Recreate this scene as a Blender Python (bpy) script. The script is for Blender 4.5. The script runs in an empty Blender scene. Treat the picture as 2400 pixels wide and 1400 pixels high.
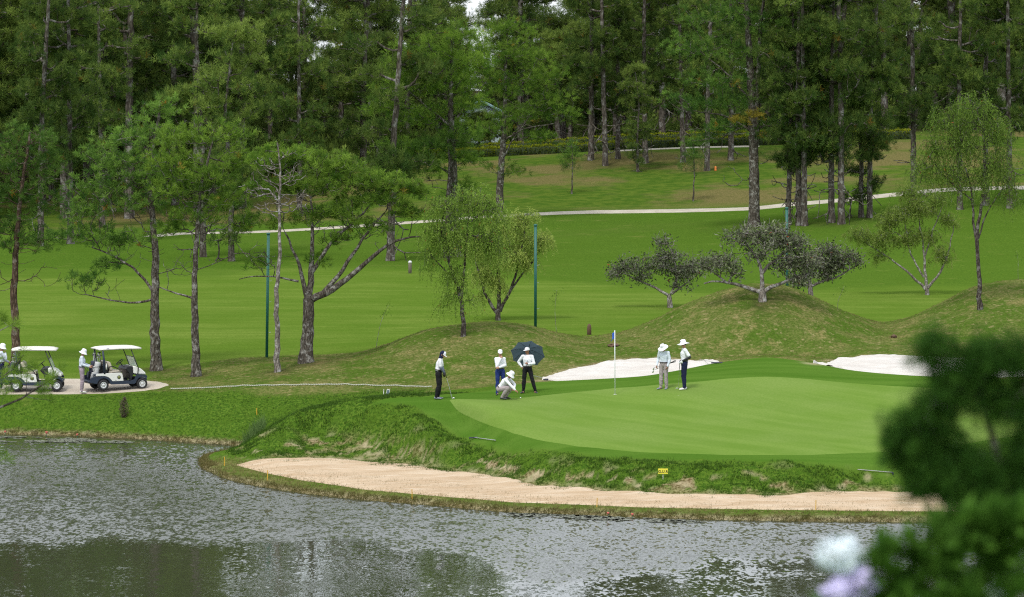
import bpy, bmesh, math, random
import numpy as np
from mathutils import Vector, Matrix
R = math.radians
scene = bpy.context.scene
COL = scene.collection

# ---------------------------------------------------------------- camera, sky, sun, exposure
CAM_Z = 14.0
FPX = 8000.0            # focal length in photograph pixels
cam_data = bpy.data.cameras.new('camera')
cam = bpy.data.objects.new('camera', cam_data); COL.objects.link(cam)
cam.location = (0, 0, CAM_Z); cam.rotation_euler = (R(90), 0, 0)
cam_data.sensor_width = 36; cam_data.lens = 36 * FPX / 2400
cam_data.shift_y = -500 / 2400
cam_data.clip_start = 0.5; cam_data.clip_end = 20000
cam_data.dof.use_dof = True; cam_data.dof.focus_distance = 140; cam_data.dof.aperture_fstop = 3.5
scene.camera = cam

SUN_EL, SUN_AZ = 58, 205      # azimuth: compass style, 180 = behind the camera
world = bpy.data.worlds.new('World'); scene.world = world; world.use_nodes = True
wt = world.node_tree; wt.nodes.clear()
def N(t, kind, **kw):
    n = t.nodes.new(kind)
    for k, v in kw.items():
        if k.startswith('i_'): n.inputs[k[2:].replace('_', ' ')].default_value = v
        else: setattr(n, k, v)
    return n
sky = N(wt, 'ShaderNodeTexSky', sky_type='NISHITA'); sky.sun_disc = False
sky.sun_elevation = R(SUN_EL); sky.sun_rotation = R(SUN_AZ); sky.dust_density = 2.0; sky.air_density = 1.0
wtc = N(wt, 'ShaderNodeTexCoord')
wmap = N(wt, 'ShaderNodeMapping'); wmap.inputs['Scale'].default_value = (1, 1, 3.2)
wn = N(wt, 'ShaderNodeTexNoise'); wn.inputs['Scale'].default_value = 2.2; wn.inputs['Detail'].default_value = 7
wr = N(wt, 'ShaderNodeMapRange'); wr.inputs['From Min'].default_value = .35; wr.inputs['From Max'].default_value = .65
wr.inputs['To Min'].default_value = .55; wr.inputs['To Max'].default_value = .95
wm = N(wt, 'ShaderNodeMix', data_type='RGBA'); wm.inputs['B'].default_value = (8.6, 9.0, 9.6, 1)
wb = N(wt, 'ShaderNodeBackground'); wb.inputs['Strength'].default_value = 0.11
wo = N(wt, 'ShaderNodeOutputWorld')
L = wt.links.new
L(wtc.outputs['Generated'], wmap.inputs['Vector']); L(wmap.outputs['Vector'], wn.inputs['Vector'])
L(wn.outputs['Fac'], wr.inputs['Value']); L(wr.outputs['Result'], wm.inputs['Factor'])
L(sky.outputs['Color'], wm.inputs['A']); L(wm.outputs['Result'], wb.inputs['Color'])
L(wb.outputs['Background'], wo.inputs['Surface'])

sd = bpy.data.lights.new('sun', 'SUN'); sd.energy = 1.5; sd.angle = R(10); sd.color = (1, .965, .9)
so = bpy.data.objects.new('sun', sd); COL.objects.link(so); so.location = (0, 0, 80)
# light comes from azimuth SUN_AZ (clockwise from +Y)
az = R(SUN_AZ)
sdir = Vector((math.sin(az) * math.cos(R(SUN_EL)), math.cos(az) * math.cos(R(SUN_EL)), math.sin(R(SUN_EL))))
so.rotation_euler = sdir.to_track_quat('Z', 'Y').to_euler()

scene.render.engine = 'CYCLES'; scene.cycles.use_denoising = False; scene.cycles.pixel_filter_type = 'BLACKMAN_HARRIS'; scene.cycles.filter_width = 1.15
scene.cycles.use_adaptive_sampling = False; scene.cycles.max_bounces = 6; scene.cycles.sample_clamp_indirect = 4
vs = scene.view_settings
vs.view_transform = 'Standard'; vs.look = 'None'; vs.exposure = 0.62; vs.gamma = 1; vs.use_curve_mapping = False

rng = np.random.default_rng(7)
random.seed(7)

# ---------------------------------------------------------------- helpers
def P(px, py, Y):                     # photograph pixel at distance Y -> world point
    return ((px - 1200) * Y / FPX, Y, CAM_Z - (py - 200) * Y / FPX)

def np_mesh(name, verts, tris=None, quads=None, smooth=False, mats=(), tint=None, mat_idx=None):
    me = bpy.data.meshes.new(name)
    verts = np.asarray(verts, np.float32).reshape(-1, 3)
    parts, starts, tot, ns = [], [], [], 0
    off = 0
    for f, k in ((tris, 3), (quads, 4)):
        if f is None or len(f) == 0: continue
        f = np.asarray(f, np.int32).reshape(-1, k)
        parts.append(f.ravel()); starts.append(off + np.arange(len(f)) * k); tot.append(np.full(len(f), k)); off += f.size
    loops = np.concatenate(parts); starts = np.concatenate(starts); tot = np.concatenate(tot)
    me.vertices.add(len(verts)); me.vertices.foreach_set('co', verts.ravel())
    me.loops.add(len(loops)); me.loops.foreach_set('vertex_index', loops)
    me.polygons.add(len(starts)); me.polygons.foreach_set('loop_start', starts.astype(np.int32))
    me.polygons.foreach_set('loop_total', tot.astype(np.int32))
    if smooth: me.polygons.foreach_set('use_smooth', np.ones(len(starts), bool))
    for m in mats: me.materials.append(m)
    if mat_idx is not None: me.polygons.foreach_set('material_index', np.asarray(mat_idx, np.int32))
    if tint is not None:
        for k, v in (tint.items() if isinstance(tint, dict) else (('tint', tint),)):
            a = me.attributes.new(k, 'FLOAT', 'POINT'); a.data.foreach_set('value', np.asarray(v, np.float32))
    me.update(calc_edges=True)
    return me

def link(name, data, parent=None, loc=None, rot=None):
    o = bpy.data.objects.new(name, data); COL.objects.link(o)
    if parent is not None: o.parent = parent
    if loc is not None: o.location = loc
    if rot is not None: o.rotation_euler = rot
    return o

def tag(o, label=None, cat=None, group=None, kind=None):
    if label: o['label'] = label
    if cat: o['category'] = cat
    if group: o['group'] = group
    if kind: o['kind'] = kind
    return o

def thing(name, label, cat, loc=(0, 0, 0), rotz=0, group=None):
    o = link(name, None, loc=loc, rot=(0, 0, rotz)); o.empty_display_size = .3
    return tag(o, label, cat, group)

def smoothstep(a, b, x):
    t = np.clip((x - a) / (b - a), 0, 1); return t * t * (3 - 2 * t)

_noise_tab = np.random.default_rng(3).random((256, 256)).astype(np.float32)
def vnoise(x, y):
    xi = np.floor(x).astype(int); yi = np.floor(y).astype(int)
    fx = x - xi; fy = y - yi; fx = fx * fx * (3 - 2 * fx); fy = fy * fy * (3 - 2 * fy)
    g = lambda a, b: _noise_tab[a & 255, b & 255]
    return (g(xi, yi) * (1 - fx) + g(xi + 1, yi) * fx) * (1 - fy) + (g(xi, yi + 1) * (1 - fx) + g(xi + 1, yi + 1) * fx) * fy
def fbm(x, y, o=4):
    s = 0; a = .5
    for i in range(o):
        s = s + a * vnoise(x + 17.3 * i, y + 5.1 * i); x = x * 2.03; y = y * 2.03; a *= .5
    return s / (1 - .5 ** o) - .5

# ---------------------------------------------------------------- materials
MATS = {}
def mat(name, color=(.5, .5, .5), rough=.6, metal=0, spec=.5, **kw):
    m = bpy.data.materials.new(name); m.use_nodes = True
    b = m.node_tree.nodes['Principled BSDF']
    b.inputs['Base Color'].default_value = (*color, 1); b.inputs['Roughness'].default_value = rough
    b.inputs['Metallic'].default_value = metal; b.inputs['Specular IOR Level'].default_value = spec
    for k, v in kw.items(): b.inputs[k.replace('_', ' ')].default_value = v
    MATS[name] = m
    return m

class G:                      # tiny node graph helper
    def __init__(s, m): s.t = m.node_tree; s.b = s.t.nodes['Principled BSDF']; s.n = s.t.nodes; s.l = s.t.links.new
    def pos(s):
        return s.n.new('ShaderNodeNewGeometry').outputs['Position']
    def objc(s):
        return s.n.new('ShaderNodeTexCoord').outputs['Object']
    def attr(s, k):
        a = s.n.new('ShaderNodeAttribute'); a.attribute_name = k; return a.outputs['Fac']
    def noise(s, vec, scale, detail=4, rough=.55, stretch=None, w=None):
        if stretch:
            mp = s.n.new('ShaderNodeMapping'); mp.inputs['Scale'].default_value = stretch; s.l(vec, mp.inputs['Vector']); vec = mp.outputs['Vector']
        n = s.n.new('ShaderNodeTexNoise'); n.inputs['Scale'].default_value = scale; n.inputs['Detail'].default_value = detail
        n.inputs['Roughness'].default_value = rough; s.l(vec, n.inputs['Vector']); return n.outputs['Fac']
    def rng(s, v, a, b, c=0., d=1.):
        n = s.n.new('ShaderNodeMapRange'); n.interpolation_type = 'SMOOTHSTEP'
        for k, x in zip(('From Min', 'From Max', 'To Min', 'To Max'), (a, b, c, d)): n.inputs[k].default_value = x
        s.l(v, n.inputs['Value']); return n.outputs['Result']
    def _in(s, v, sock):
        if isinstance(v, (tuple, list)): sock.default_value = (*v, 1) if len(v) == 3 else v
        elif isinstance(v, (int, float)): sock.default_value = v
        else: s.l(v, sock)
    def mix(s, f, a, b, mode='MIX'):
        n = s.n.new('ShaderNodeMix'); n.data_type = 'RGBA'; n.blend_type = mode
        s._in(f, n.inputs[0]); s._in(a, n.inputs['A']); s._in(b, n.inputs['B']); return n.outputs['Result']
    def math(s, op, a, b=0.):
        n = s.n.new('ShaderNodeMath'); n.operation = op; s._in(a, n.inputs[0]); s._in(b, n.inputs[1]); return n.outputs[0]
    def bump(s, h, strength=.5, dist=.1):
        n = s.n.new('ShaderNodeBump'); n.inputs['Strength'].default_value = strength; n.inputs['Distance'].default_value = dist
        s.l(h, n.inputs['Height']); s.l(n.outputs['Normal'], s.b.inputs['Normal']); return n
    def color(s, c): s._in(c, s.b.inputs['Base Color'])

# ground
def m_ground():
    m = mat('grass_ground', rough=1.0, spec=.0); g = G(m); p = g.pos()
    fine = g.noise(p, 9, 3, .6); mid = g.noise(p, 1.1, 5, .6); big = g.noise(p, .16, 4, .55)
    streak = g.noise(p, 1.0, 4, .55, stretch=(.12, 1.3, 1)); patch = g.noise(p, .42, 6, .65)
    # fairway
    c = g.mix(g.rng(streak, .35, .65), (.108, .170, .025), (.145, .205, .036))
    c = g.mix(g.rng(big, .35, .65, 0, .75), c, (.082, .148, .016))
    c = g.mix(g.rng(g.noise(p, .35, 5, .6, stretch=(.35, 1, 1)), .45, .65, 0, .5), c, (.078, .146, .016))
    c = g.mix(g.rng(mid, .58, .75, 0, .25), c, (.20, .25, .05))
    c = g.mix(g.rng(fine, .4, .62, 0, .4), c, (.060, .112, .010))
    c = g.mix(g.rng(g.noise(p, 2.2, 5, .7, stretch=(.4, 1, 1)), .60, .72, 0, .35), c, (.19, .24, .05))
    # dry rough
    d = g.mix(g.rng(patch, .40, .60), (.072, .122, .017), (.15, .155, .048))
    d = g.mix(g.rng(mid, .5, .68, 0, .65), d, (.25, .20, .085))
    d = g.mix(g.rng(fine, .42, .58, 0, .65), d, (.045, .085, .010))
    d = g.mix(g.rng(g.noise(p, 4.0, 4, .65), .55, .70, 0, .6), d, (.34, .27, .14))
    c = g.mix(g.attr('dry'), c, d)
    lit = (.038, .030, .018)
    # lush; this darker green also carries the tree shade painted at the left
    l = g.mix(g.rng(fine, .38, .62), (.040, .092, .010), (.092, .158, .019))
    l = g.mix(g.rng(mid, .40, .62, 0, .7), l, (.060, .116, .012))
    l = g.mix(g.rng(patch, .60, .72, 0, .55), l, (.15, .17, .04))
    c = g.mix(g.attr('lush'), c, l)
    k = g.mix(g.rng(streak, .3, .7), (.058, .128, .014), (.084, .160, .022))
    c = g.mix(g.attr('collar'), c, k)
    e = g.mix(g.rng(fine, .35, .65), (.10, .062, .028), (.32, .25, .15))
    e = g.mix(g.rng(mid, .45, .6), e, (.40, .33, .21))
    c = g.mix(g.attr('dirt'), c, e)
    hc = g.mix(g.rng(mid, .4, .62), (.050, .100, .012), (.085, .13, .018)); hc = g.mix(g.rng(g.noise(p, .07, 5, .6), .46, .58, 0, .85), hc, g.mix(g.rng(fine, .4, .6), (.10, .095, .03), (.19, .145, .065)))
    c = g.mix(g.attr('hill'), c, hc)
    c = g.mix(g.attr('litter'), c, g.mix(g.rng(mid, .4, .6), (.026, .030, .012), (.06, .045, .025)))
    g.color(c)
    g.bump(g.math('ADD', fine, mid), .8, .10)
    return m

def m_green():
    m = mat('putting_turf', rough=1.0, spec=.0); g = G(m); p = g.pos()
    mp = g.n.new('ShaderNodeMapping'); mp.inputs['Rotation'].default_value = (0, 0, R(35)); g.l(p, mp.inputs['Vector'])
    st = g.noise(mp.outputs['Vector'], .55, 3, .5, stretch=(.2, 2.2, 1)); big = g.noise(p, .25, 4, .5); f = g.noise(p, 14, 2)
    sp = g.noise(p, 4.5, 5, .7, stretch=(.35, 1, 1))
    c = g.mix(g.rng(st, .35, .65), (.112, .190, .030), (.142, .220, .042))
    c = g.mix(g.rng(big, .35, .65, 0, .6), c, (.165, .232, .06))
    c = g.mix(g.rng(f, .4, .6, 0, .3), c, (.08, .165, .018))
    c = g.mix(g.rng(sp, .68, .74, 0, .6), c, (.34, .38, .20))
    g.color(c); g.bump(f, .25, .02)
    return m

def m_sand(name, a, b, c3, grey=.0):
    m = mat(name, rough=1, spec=.0); g = G(m); p = g.pos()
    n = g.noise(p, .9, 6, .6, stretch=(.5, 1.6, 1)); f = g.noise(p, 22, 3, .7); k = g.noise(p, 3.2, 5, .65, stretch=(.25, 1.5, 1))
    c = g.mix(g.rng(n, .35, .65), a, b); c = g.mix(g.rng(k, .48, .7, 0, .7), c, c3)
    c = g.mix(g.rng(f, .55, .8, 0, .55), c, tuple(x * .5 for x in c3))
    g.color(c); h = g.math('ADD', k, f); g.bump(h, .7, .06)
    return m

def m_path(name, a, b):
    m = mat(name, rough=.9, spec=.2); g = G(m); p = g.pos()
    n = g.noise(p, .7, 6, .65); f = g.noise(p, 16, 3, .7)
    c = g.mix(g.rng(n, .35, .65), a, b); c = g.mix(g.rng(f, .45, .7, 0, .5), c, tuple(x * .6 for x in a))
    g.color(c); g.bump(f, .3, .02); return m

def m_bark(name, a, b, lich, sc=1.0, moss=None):
    m = mat(name, rough=1, spec=.0); g = G(m); p = g.objc()
    v = g.n.new('ShaderNodeTexVoronoi'); v.feature = 'F1'; v.inputs['Scale'].default_value = 9 * sc
    mp = g.n.new('ShaderNodeMapping'); mp.inputs['Scale'].default_value = (1, 1, .28); g.l(p, mp.inputs['Vector']); g.l(mp.outputs['Vector'], v.inputs['Vector'])
    n = g.noise(p, 5 * sc, 6, .7, stretch=(1, 1, .3)); w = g.noise(p, 2.2 * sc, 5, .65)
    c = g.mix(g.rng(n, .38, .62), a, b); c = g.mix(g.rng(v.outputs['Distance'], .25, .6, 0, .6), c, tuple(x * .3 for x in a))
    c = g.mix(g.rng(w, .50, .64, 0, .85), c, lich)
    g.color(c); g.bump(g.math('ADD', v.outputs['Distance'], n), .9, .06); return m

def m_leaf(name, dark, light, odd=None, trans=.42, rough=.55):
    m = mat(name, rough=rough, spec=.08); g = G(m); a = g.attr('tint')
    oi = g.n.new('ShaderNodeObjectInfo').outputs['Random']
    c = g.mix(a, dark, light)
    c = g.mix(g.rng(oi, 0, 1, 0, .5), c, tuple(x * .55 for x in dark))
    if odd: c = g.mix(g.rng(a, .955, .965), c, odd)
    g.color(c)
    tr = g.n.new('ShaderNodeBsdfTranslucent'); g._in(c, tr.inputs['Color'])
    mx = g.n.new('ShaderNodeMixShader'); mx.inputs[0].default_value = trans
    out = g.n['Material Output']; g.l(g.b.outputs[0], mx.inputs[1]); g.l(tr.outputs[0], mx.inputs[2]); g.l(mx.outputs[0], out.inputs['Surface'])
    return m

def m_water():
    m = mat('pond_water', (.040, .044, .024), rough=.10, spec=.5); g = G(m); p = g.pos(); g.b.inputs['IOR'].default_value = 1.6
    # ripples tilt the surface; wind lies on it in broad patches, calm water between
    def tilt(scale, st, amp):
        mp = g.n.new('ShaderNodeMapping'); mp.inputs['Scale'].default_value = st; g.l(p, mp.inputs['Vector'])
        n = g.n.new('ShaderNodeTexNoise'); n.inputs['Scale'].default_value = scale; n.inputs['Detail'].default_value = 3; g.l(mp.outputs['Vector'], n.inputs['Vector'])
        v = g.n.new('ShaderNodeVectorMath'); v.operation = 'SUBTRACT'; g.l(n.outputs['Color'], v.inputs[0]); v.inputs[1].default_value = (.5, .5, .5)
        w = g.n.new('ShaderNodeVectorMath'); w.operation = 'SCALE'; g.l(v.outputs[0], w.inputs[0]); g._in(amp, w.inputs['Scale']); return w.outputs[0]
    big = g.noise(p, .10, 4, .55, stretch=(.5, 1.3, 1)); st2 = g.noise(p, .5, 3, .5, stretch=(.9, .16, 1))
    sx = g.n.new('ShaderNodeSeparateXYZ'); g.l(p, sx.inputs[0])
    q = g.math('DIVIDE', g.math('SUBTRACT', sx.outputs['X'], 1.8), 3.6); cx = g.math('MULTIPLY', g.math('POWER', 2.718, g.math('MULTIPLY', g.math('MULTIPLY', q, q), -1.)), 8.)
    rt = g.math('MULTIPLY', g.math('MAXIMUM', sx.outputs['X'], 0.), .42)
    near = g.rng(g.math('ADD', g.math('ADD', sx.outputs['Y'], g.math('MULTIPLY', st2, 6.)), g.math('ADD', cx, rt)), 106.2, 110.2)
    near = g.math('MULTIPLY', near, g.rng(sx.outputs['Y'], 115, 126, 1, .62))
    amp = g.math('ADD', g.math('MULTIPLY', near, .62), g.math('ADD', g.math('MULTIPLY', big, .8), g.math('MULTIPLY', st2, .35)))
    amp = g.rng(amp, .55, 1.1, .10, 1.0)
    g.l(g.rng(amp, 0, 1, .03, .17), g.b.inputs['Roughness'])
    t1 = tilt(9.5, (1.0, .42, 1), g.math('MULTIPLY', amp, .68)); t2 = tilt(2.6, (.8, .6, 1), g.math('MULTIPLY', amp, .30))
    a1 = g.n.new('ShaderNodeVectorMath'); g.l(t1, a1.inputs[0]); g.l(t2, a1.inputs[1])
    # wavelets driven across the pond show their steeper faces on the near side
    cb = g.n.new('ShaderNodeCombineXYZ'); g.l(g.math('MULTIPLY', amp, -.055), cb.inputs[1]); a2 = g.n.new('ShaderNodeVectorMath'); g.l(a1.outputs[0], a2.inputs[0]); g.l(cb.outputs[0], a2.inputs[1])
    fl = g.n.new('ShaderNodeVectorMath'); fl.operation = 'MULTIPLY'; g.l(a2.outputs[0], fl.inputs[0]); fl.inputs[1].default_value = (1, 1, 0)
    ad = g.n.new('ShaderNodeVectorMath'); g.l(fl.outputs[0], ad.inputs[0]); ad.inputs[1].default_value = (0, 0, 1)
    nm = g.n.new('ShaderNodeVectorMath'); nm.operation = 'NORMALIZE'; g.l(ad.outputs[0], nm.inputs[0]); g.l(nm.outputs[0], g.b.inputs['Normal'])
    return m

M_ground = m_ground(); M_green = m_green(); M_water = m_water()
M_beach = m_sand('beach_sand', (.54, .42, .29), (.45, .33, .21), (.60, .50, .38))
M_white_sand = m_sand('white_bunker_sand', (.62, .59, .54), (.55, .51, .46), (.66, .64, .60))
M_path = m_path('path_concrete', (.38, .34, .27), (.47, .43, .35))
M_cartpath = m_path('cart_path_gravel', (.40, .34, .27), (.48, .42, .34))
M_bark = m_bark('pine_bark', (.085, .070, .055), (.19, .17, .14), (.30, .29, .26), 1.9)
M_bark_red = m_bark('pine_bark_reddish', (.10, .068, .048), (.17, .12, .085), (.22, .19, .155), 1.6)
M_bark_far = m_bark('pine_bark_far', (.09, .075, .06), (.17, .15, .125), (.27, .265, .24), 1.0)
M_bark_pale = m_bark('pale_bark', (.20, .17, .14), (.34, .31, .27), (.45, .44, .42), 2)
M_bark_dark = m_bark('dark_bark', (.075, .06, .05), (.13, .11, .095), (.24, .23, .21), 2)
M_needle = m_leaf('pine_needles', (.045, .115, .018), (.22, .37, .06), (.26, .15, .02))
M_needle_bright = m_leaf('pine_needles_fresh', (.070, .155, .018), (.28, .43, .055), (.32, .25, .04))
M_needle_far = m_leaf('pine_needles_far', (.054, .110, .022), (.27, .36, .070), (.18, .12, .02))
M_needle_yellow = m_leaf('pine_needles_yellowed', (.22, .20, .03), (.38, .30, .04))
M_droop = m_leaf('bottlebrush_leaves', (.07, .145, .016), (.28, .41, .07), (.30, .10, .03))
M_droop_pale = m_leaf('bottlebrush_pale_leaves', (.11, .20, .025), (.43, .51, .12))
M_broad = m_leaf('dull_oval_leaves', (.06, .08, .035), (.27, .30, .17), (.30, .07, .03), trans=.1, rough=.4)
M_fg = m_leaf('foreground_needles', (.025, .085, .012), (.14, .32, .04))
M_blade = m_leaf('grass_blades', (.04, .10, .010), (.11, .19, .025), trans=.2)
M_blade_dry = m_leaf('dry_grass_blades', (.09, .10, .02), (.30, .23, .10), trans=.2)
# ---------------------------------------------------------------- terrain: height lines across the view, smooth profiles between them
def pchip(x, y, q):
    h = np.diff(x); d = np.diff(y) / h; m = np.zeros(len(x)); 
    w1 = 2 * h[1:] + h[:-1]; w2 = h[1:] + 2 * h[:-1]; ok = d[1:] * d[:-1] > 0
    den = w1 / np.where(ok, d[:-1], 1) + w2 / np.where(ok, d[1:], 1)
    m[1:-1] = np.where(ok, (w1 + w2) / np.where(ok, den, 1), 0); m[0] = d[0]; m[-1] = d[-1]
    i = np.clip(np.searchsorted(x, q) - 1, 0, len(x) - 2); t = np.clip((q - x[i]) / h[i], 0, 1); H = h[i]
    return (2 * t**3 - 3 * t**2 + 1) * y[i] + (t**3 - 2 * t**2 + t) * H * m[i] + (-2 * t**3 + 3 * t**2) * y[i + 1] + (t**3 - t**2) * H * m[i + 1]
def hz(D, py): return CAM_Z - (py - 200) * D / FPX
def hd(z, py): return FPX * (CAM_Z - z) / (py - 200)
def line(dz=(), zy=(), dy=()):            # (px, distance, height) | (px, height, row) | (px, distance, row)
    l = [(a, b, c) for a, b, c in dz] + [(a, hd(z, y), z) for a, z, y in zy] + [(a, d, hz(d, y)) for a, d, y in dy]
    return np.array(sorted(l))
shore = [(475,1100),(520,1120),(700,1155),(850,1172),(1000,1184),(1200,1201),(1500,1213),(1800,1221),(2150,1225),(2500,1235),(2900,1250)]
SH = line(dz=[(-4000,123,-1.2),(420,124.2,-1.0),(462,124.3,-.25)], zy=[(a, 0, b) for a, b in shore] + [(6000, 0, 1300)])
S1 = SH.copy(); S1[:, 1] -= 1.0; S1[:, 2] = -.6; S2 = SH.copy(); S2[:, 1] -= 7; S2[:, 2] = -1.5
BM = SH.copy(); BM[:, 1] += .30; BM[3:, 2] = .17; BM[:2, 2] = -1.2; BM[2, 2] = -.2
B2 = line(dz=[(-4000,124.5,-1.2),(420,124.9,-1.0),(462,125.0,-.2),(480,125.1,.08)], zy=[(a, .2, y) for a, y in [(560,1092),(700,1130),(850,1152),(1000,1165),(1200,1181),(1500,1192),(1800,1197),(2150,1200),(2500,1205),(2900,1220),(6000,1265)]])
STp = line(dz=[(-4000,125.5,-1.2),(420,125.5,-1.0),(462,125.6,-.15),(480,125.7,.1),(560,125.6,.3)], zy=[(a, .42, y) for a, y in [(640,1075),(800,1074),(960,1085),(1100,1105),(1250,1135),(1400,1148),(1550,1157),(1700,1160),(1850,1158),(2000,1150),(2150,1148),(2500,1150),(6000,1150)]])
LP = line(dz=[(-4000,126.2,-1.2),(420,126.2,-1.0),(462,126.2,-.1),(480,126.3,.12),(560,126.3,.42),(640,126.0,.85)], zy=[(750,1.0,1020),(830,1.2,1010),(920,1.4,1005),(1000,1.5,1012),(1100,1.05,1052),(1200,1.1,1062),(1300,1.22,1072),(1400,1.22,1080),(1600,1.2,1088),(1800,1.2,1090),(2000,1.22,1085),(2200,1.25,1080),(2500,1.3,1080),(6000,1.3,1080)])
PF = line(dz=[(-4000,127.2,-1.2),(420,127,-1.0),(462,127,-.1),(480,127,.12),(560,127.2,.47),(640,127.2,1.15)], zy=[(750,1.7,970),(830,1.85,966),(950,2.0,965),(1020,2.0,963),(1060,2.0,962),(1100,1.85,980),(1150,1.7,1003),(1200,1.6,1021),(1270,1.5,1037),(1350,1.47,1050),(1500,1.38,1063),(1700,1.35,1070),(1900,1.35,1070),(2080,1.4,1062),(2300,1.5,1050),(6000,1.5,1050)])
MI = line(dz=[(-4000,128,-1.2),(420,128,-1.0),(462,127.8,-.1),(480,127.8,.1),(560,128,.46),(640,128.2,1.22)], zy=[(700,1.72,977),(760,1.9,957),(830,2.12,942),(930,2.32,935),(1050,2.36,938),(1150,2.34,950),(1250,2.1,975),(1350,1.95,985),(1500,1.9,990),(1750,1.88,992),(2000,1.88,990),(2300,1.9,990),(6000,1.9,990)])
M2 = line(dz=[(-4000,129,-1.2),(420,128.8,-1.0),(462,128.5,-.15),(480,128.5,.05),(560,128.9,.35),(640,129.4,1.1),(700,129.5,1.6),(760,129.5,1.9),(830,129.6,2.1),(930,129.7,2.25),(1050,130.0,2.3)], zy=[(1150,2.34,923),(1300,2.44,925),(1450,2.52,915),(1600,2.66,912),(1750,2.66,912),(2000,2.62,912),(2300,2.6,915),(6000,2.5,915)])
CR = line(dz=[(-4000,130.5,-1.2),(420,130.3,-1.0),(480,130.3,-.3),(560,130.8,.05),(640,131.3,.8),(700,131.5,1.25),(760,131.6,1.5),(830,131.6,1.75),(930,131.8,2.0),(1050,132,2.2),(1150,132.4,2.3)],
          zy=[(1275,2.48,895),(1390,2.6,889),(1500,2.72,882),(1600,2.95,866),(1670,3.1,852),(1730,3.22,844),(1800,3.3,838),(1850,3.26,843),(1900,3.18,850),(2000,2.98,868),(2080,2.9,876),(2150,2.88,881),(2400,2.8,890),(6000,2.6,900)])
LF = line(dz=[(600,133.6,.65),(680,133.4,1.1),(750,133.4,1.4),(830,133.7,1.7),(900,134,1.85),(1000,133.4,2.1),(1150,134.2,2.28),(1275,135,2.3),(1390,135,2.36),(1500,135,2.4),(1600,135.8,2.5),(1670,136.9,2.65),(1800,138,2.85),(1900,136.4,2.8),(2000,134.4,2.7),(2150,133.6,2.6),(2400,133.4,2.55),(6000,133.4,2.5)],
          zy=[(a, 0, b) for a, b in [(-4000,1000),(-600,1010),(-300,1014),(0,1018),(200,1023),(300,1028),(430,1036),(530,1043),(560,1045)]])
F0 = LF.copy(); m = F0[:, 0] < 590; F0[:, 1] -= .9; F0[m, 2] = -.55; F0[~m, 2] -= .02
PT = line(dz=[(-4000,138.8,1.4),(200,138.8,1.4),(400,138.5,1.53),(500,138.2,1.7),(600,137.8,1.84),(750,137.4,1.95),(900,136.9,2.0),(1000,136.6,2.1),(1150,137,2.36),(1300,137.4,2.38),(1390,138.0,2.42),(1500,138.8,2.47),(1600,139.6,2.55),(1670,140.4,2.7),(1800,140.7,2.88),(1900,139.4,2.84),(2000,138.6,2.8),(2100,138.6,2.8),(2300,138.8,2.75),(6000,139,2.7)])
MB = line(dz=[(-4000,144,1.62),(300,144,1.62),(420,143.5,1.72),(560,142.5,1.95),(700,141.3,2.15),(800,140.5,2.3),(900,140,2.45),(1000,139.7,2.6),(1150,140,2.8),(1300,141,2.76)],
          dy=[(1390,141.2,845),(1450,141.4,842),(1540,141.7,841),(1640,142,845),(1720,142.8,838),(1800,142.9,832),(1900,142.2,838),(1960,141.2,842),(2020,140.8,837),(2090,140.8,835),(2200,141.2,838),(2350,142,840),(6000,142,840)])
MF = line(dz=[(-4000,148,1.88),(300,148,1.88),(450,147,1.95),(600,145.5,2.12),(700,144,2.3),(800,143,2.47),(900,142.8,2.75),(1000,142.6,3.1),(1075,142.6,3.35),(1150,142.8,3.45),(1225,143.2,3.35),(1300,144,3.05),(1380,146,2.85),(1430,146.5,2.86),(1500,146.5,3.02),(1600,146.3,3.55),(1690,146,4.0),(1780,145.8,4.2),(1850,146,4.15),(1900,146.2,3.95),(2000,146.5,3.4),(2080,147,3.2),(2200,147.8,3.65),(2300,148,4.1),(2400,148,4.2),(2600,148,4.1),(2900,148,3.9),(6000,148,3.5)])
MC = line(dy=[(-4000,153,826),(200,153,826),(450,152,830),(600,150.5,833),(700,148.5,838),(760,147.2,840),(830,146,836),(900,145.6,816),(950,145.6,793),(1000,145.8,776),(1075,146,762),(1150,146.2,756),(1225,146.6,762),(1300,148,782),(1380,150,796),(1430,150,790),(1500,150,765),(1550,150,742),(1600,150,716),(1690,150,682),(1740,150,668),(1780,150,664),(1830,150,668),(1900,150,693),(1950,150,718),(2000,150,740),(2080,151,764),(2130,152,748),(2200,153,714),(2300,154,668),(2400,155,656),(2600,155,670),(2900,155,700),(6000,155,760)])
BK = line(dz=[(-4000,159,2.2),(600,158,2.25),(900,155,2.35),(1100,156,2.5),(1400,157,2.62),(1800,159,2.8),(2300,162,2.9),(6000,162,2.9)])
def flat(D, *zs): return line(dz=[(a, D, z) for a, z in zs])
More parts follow.
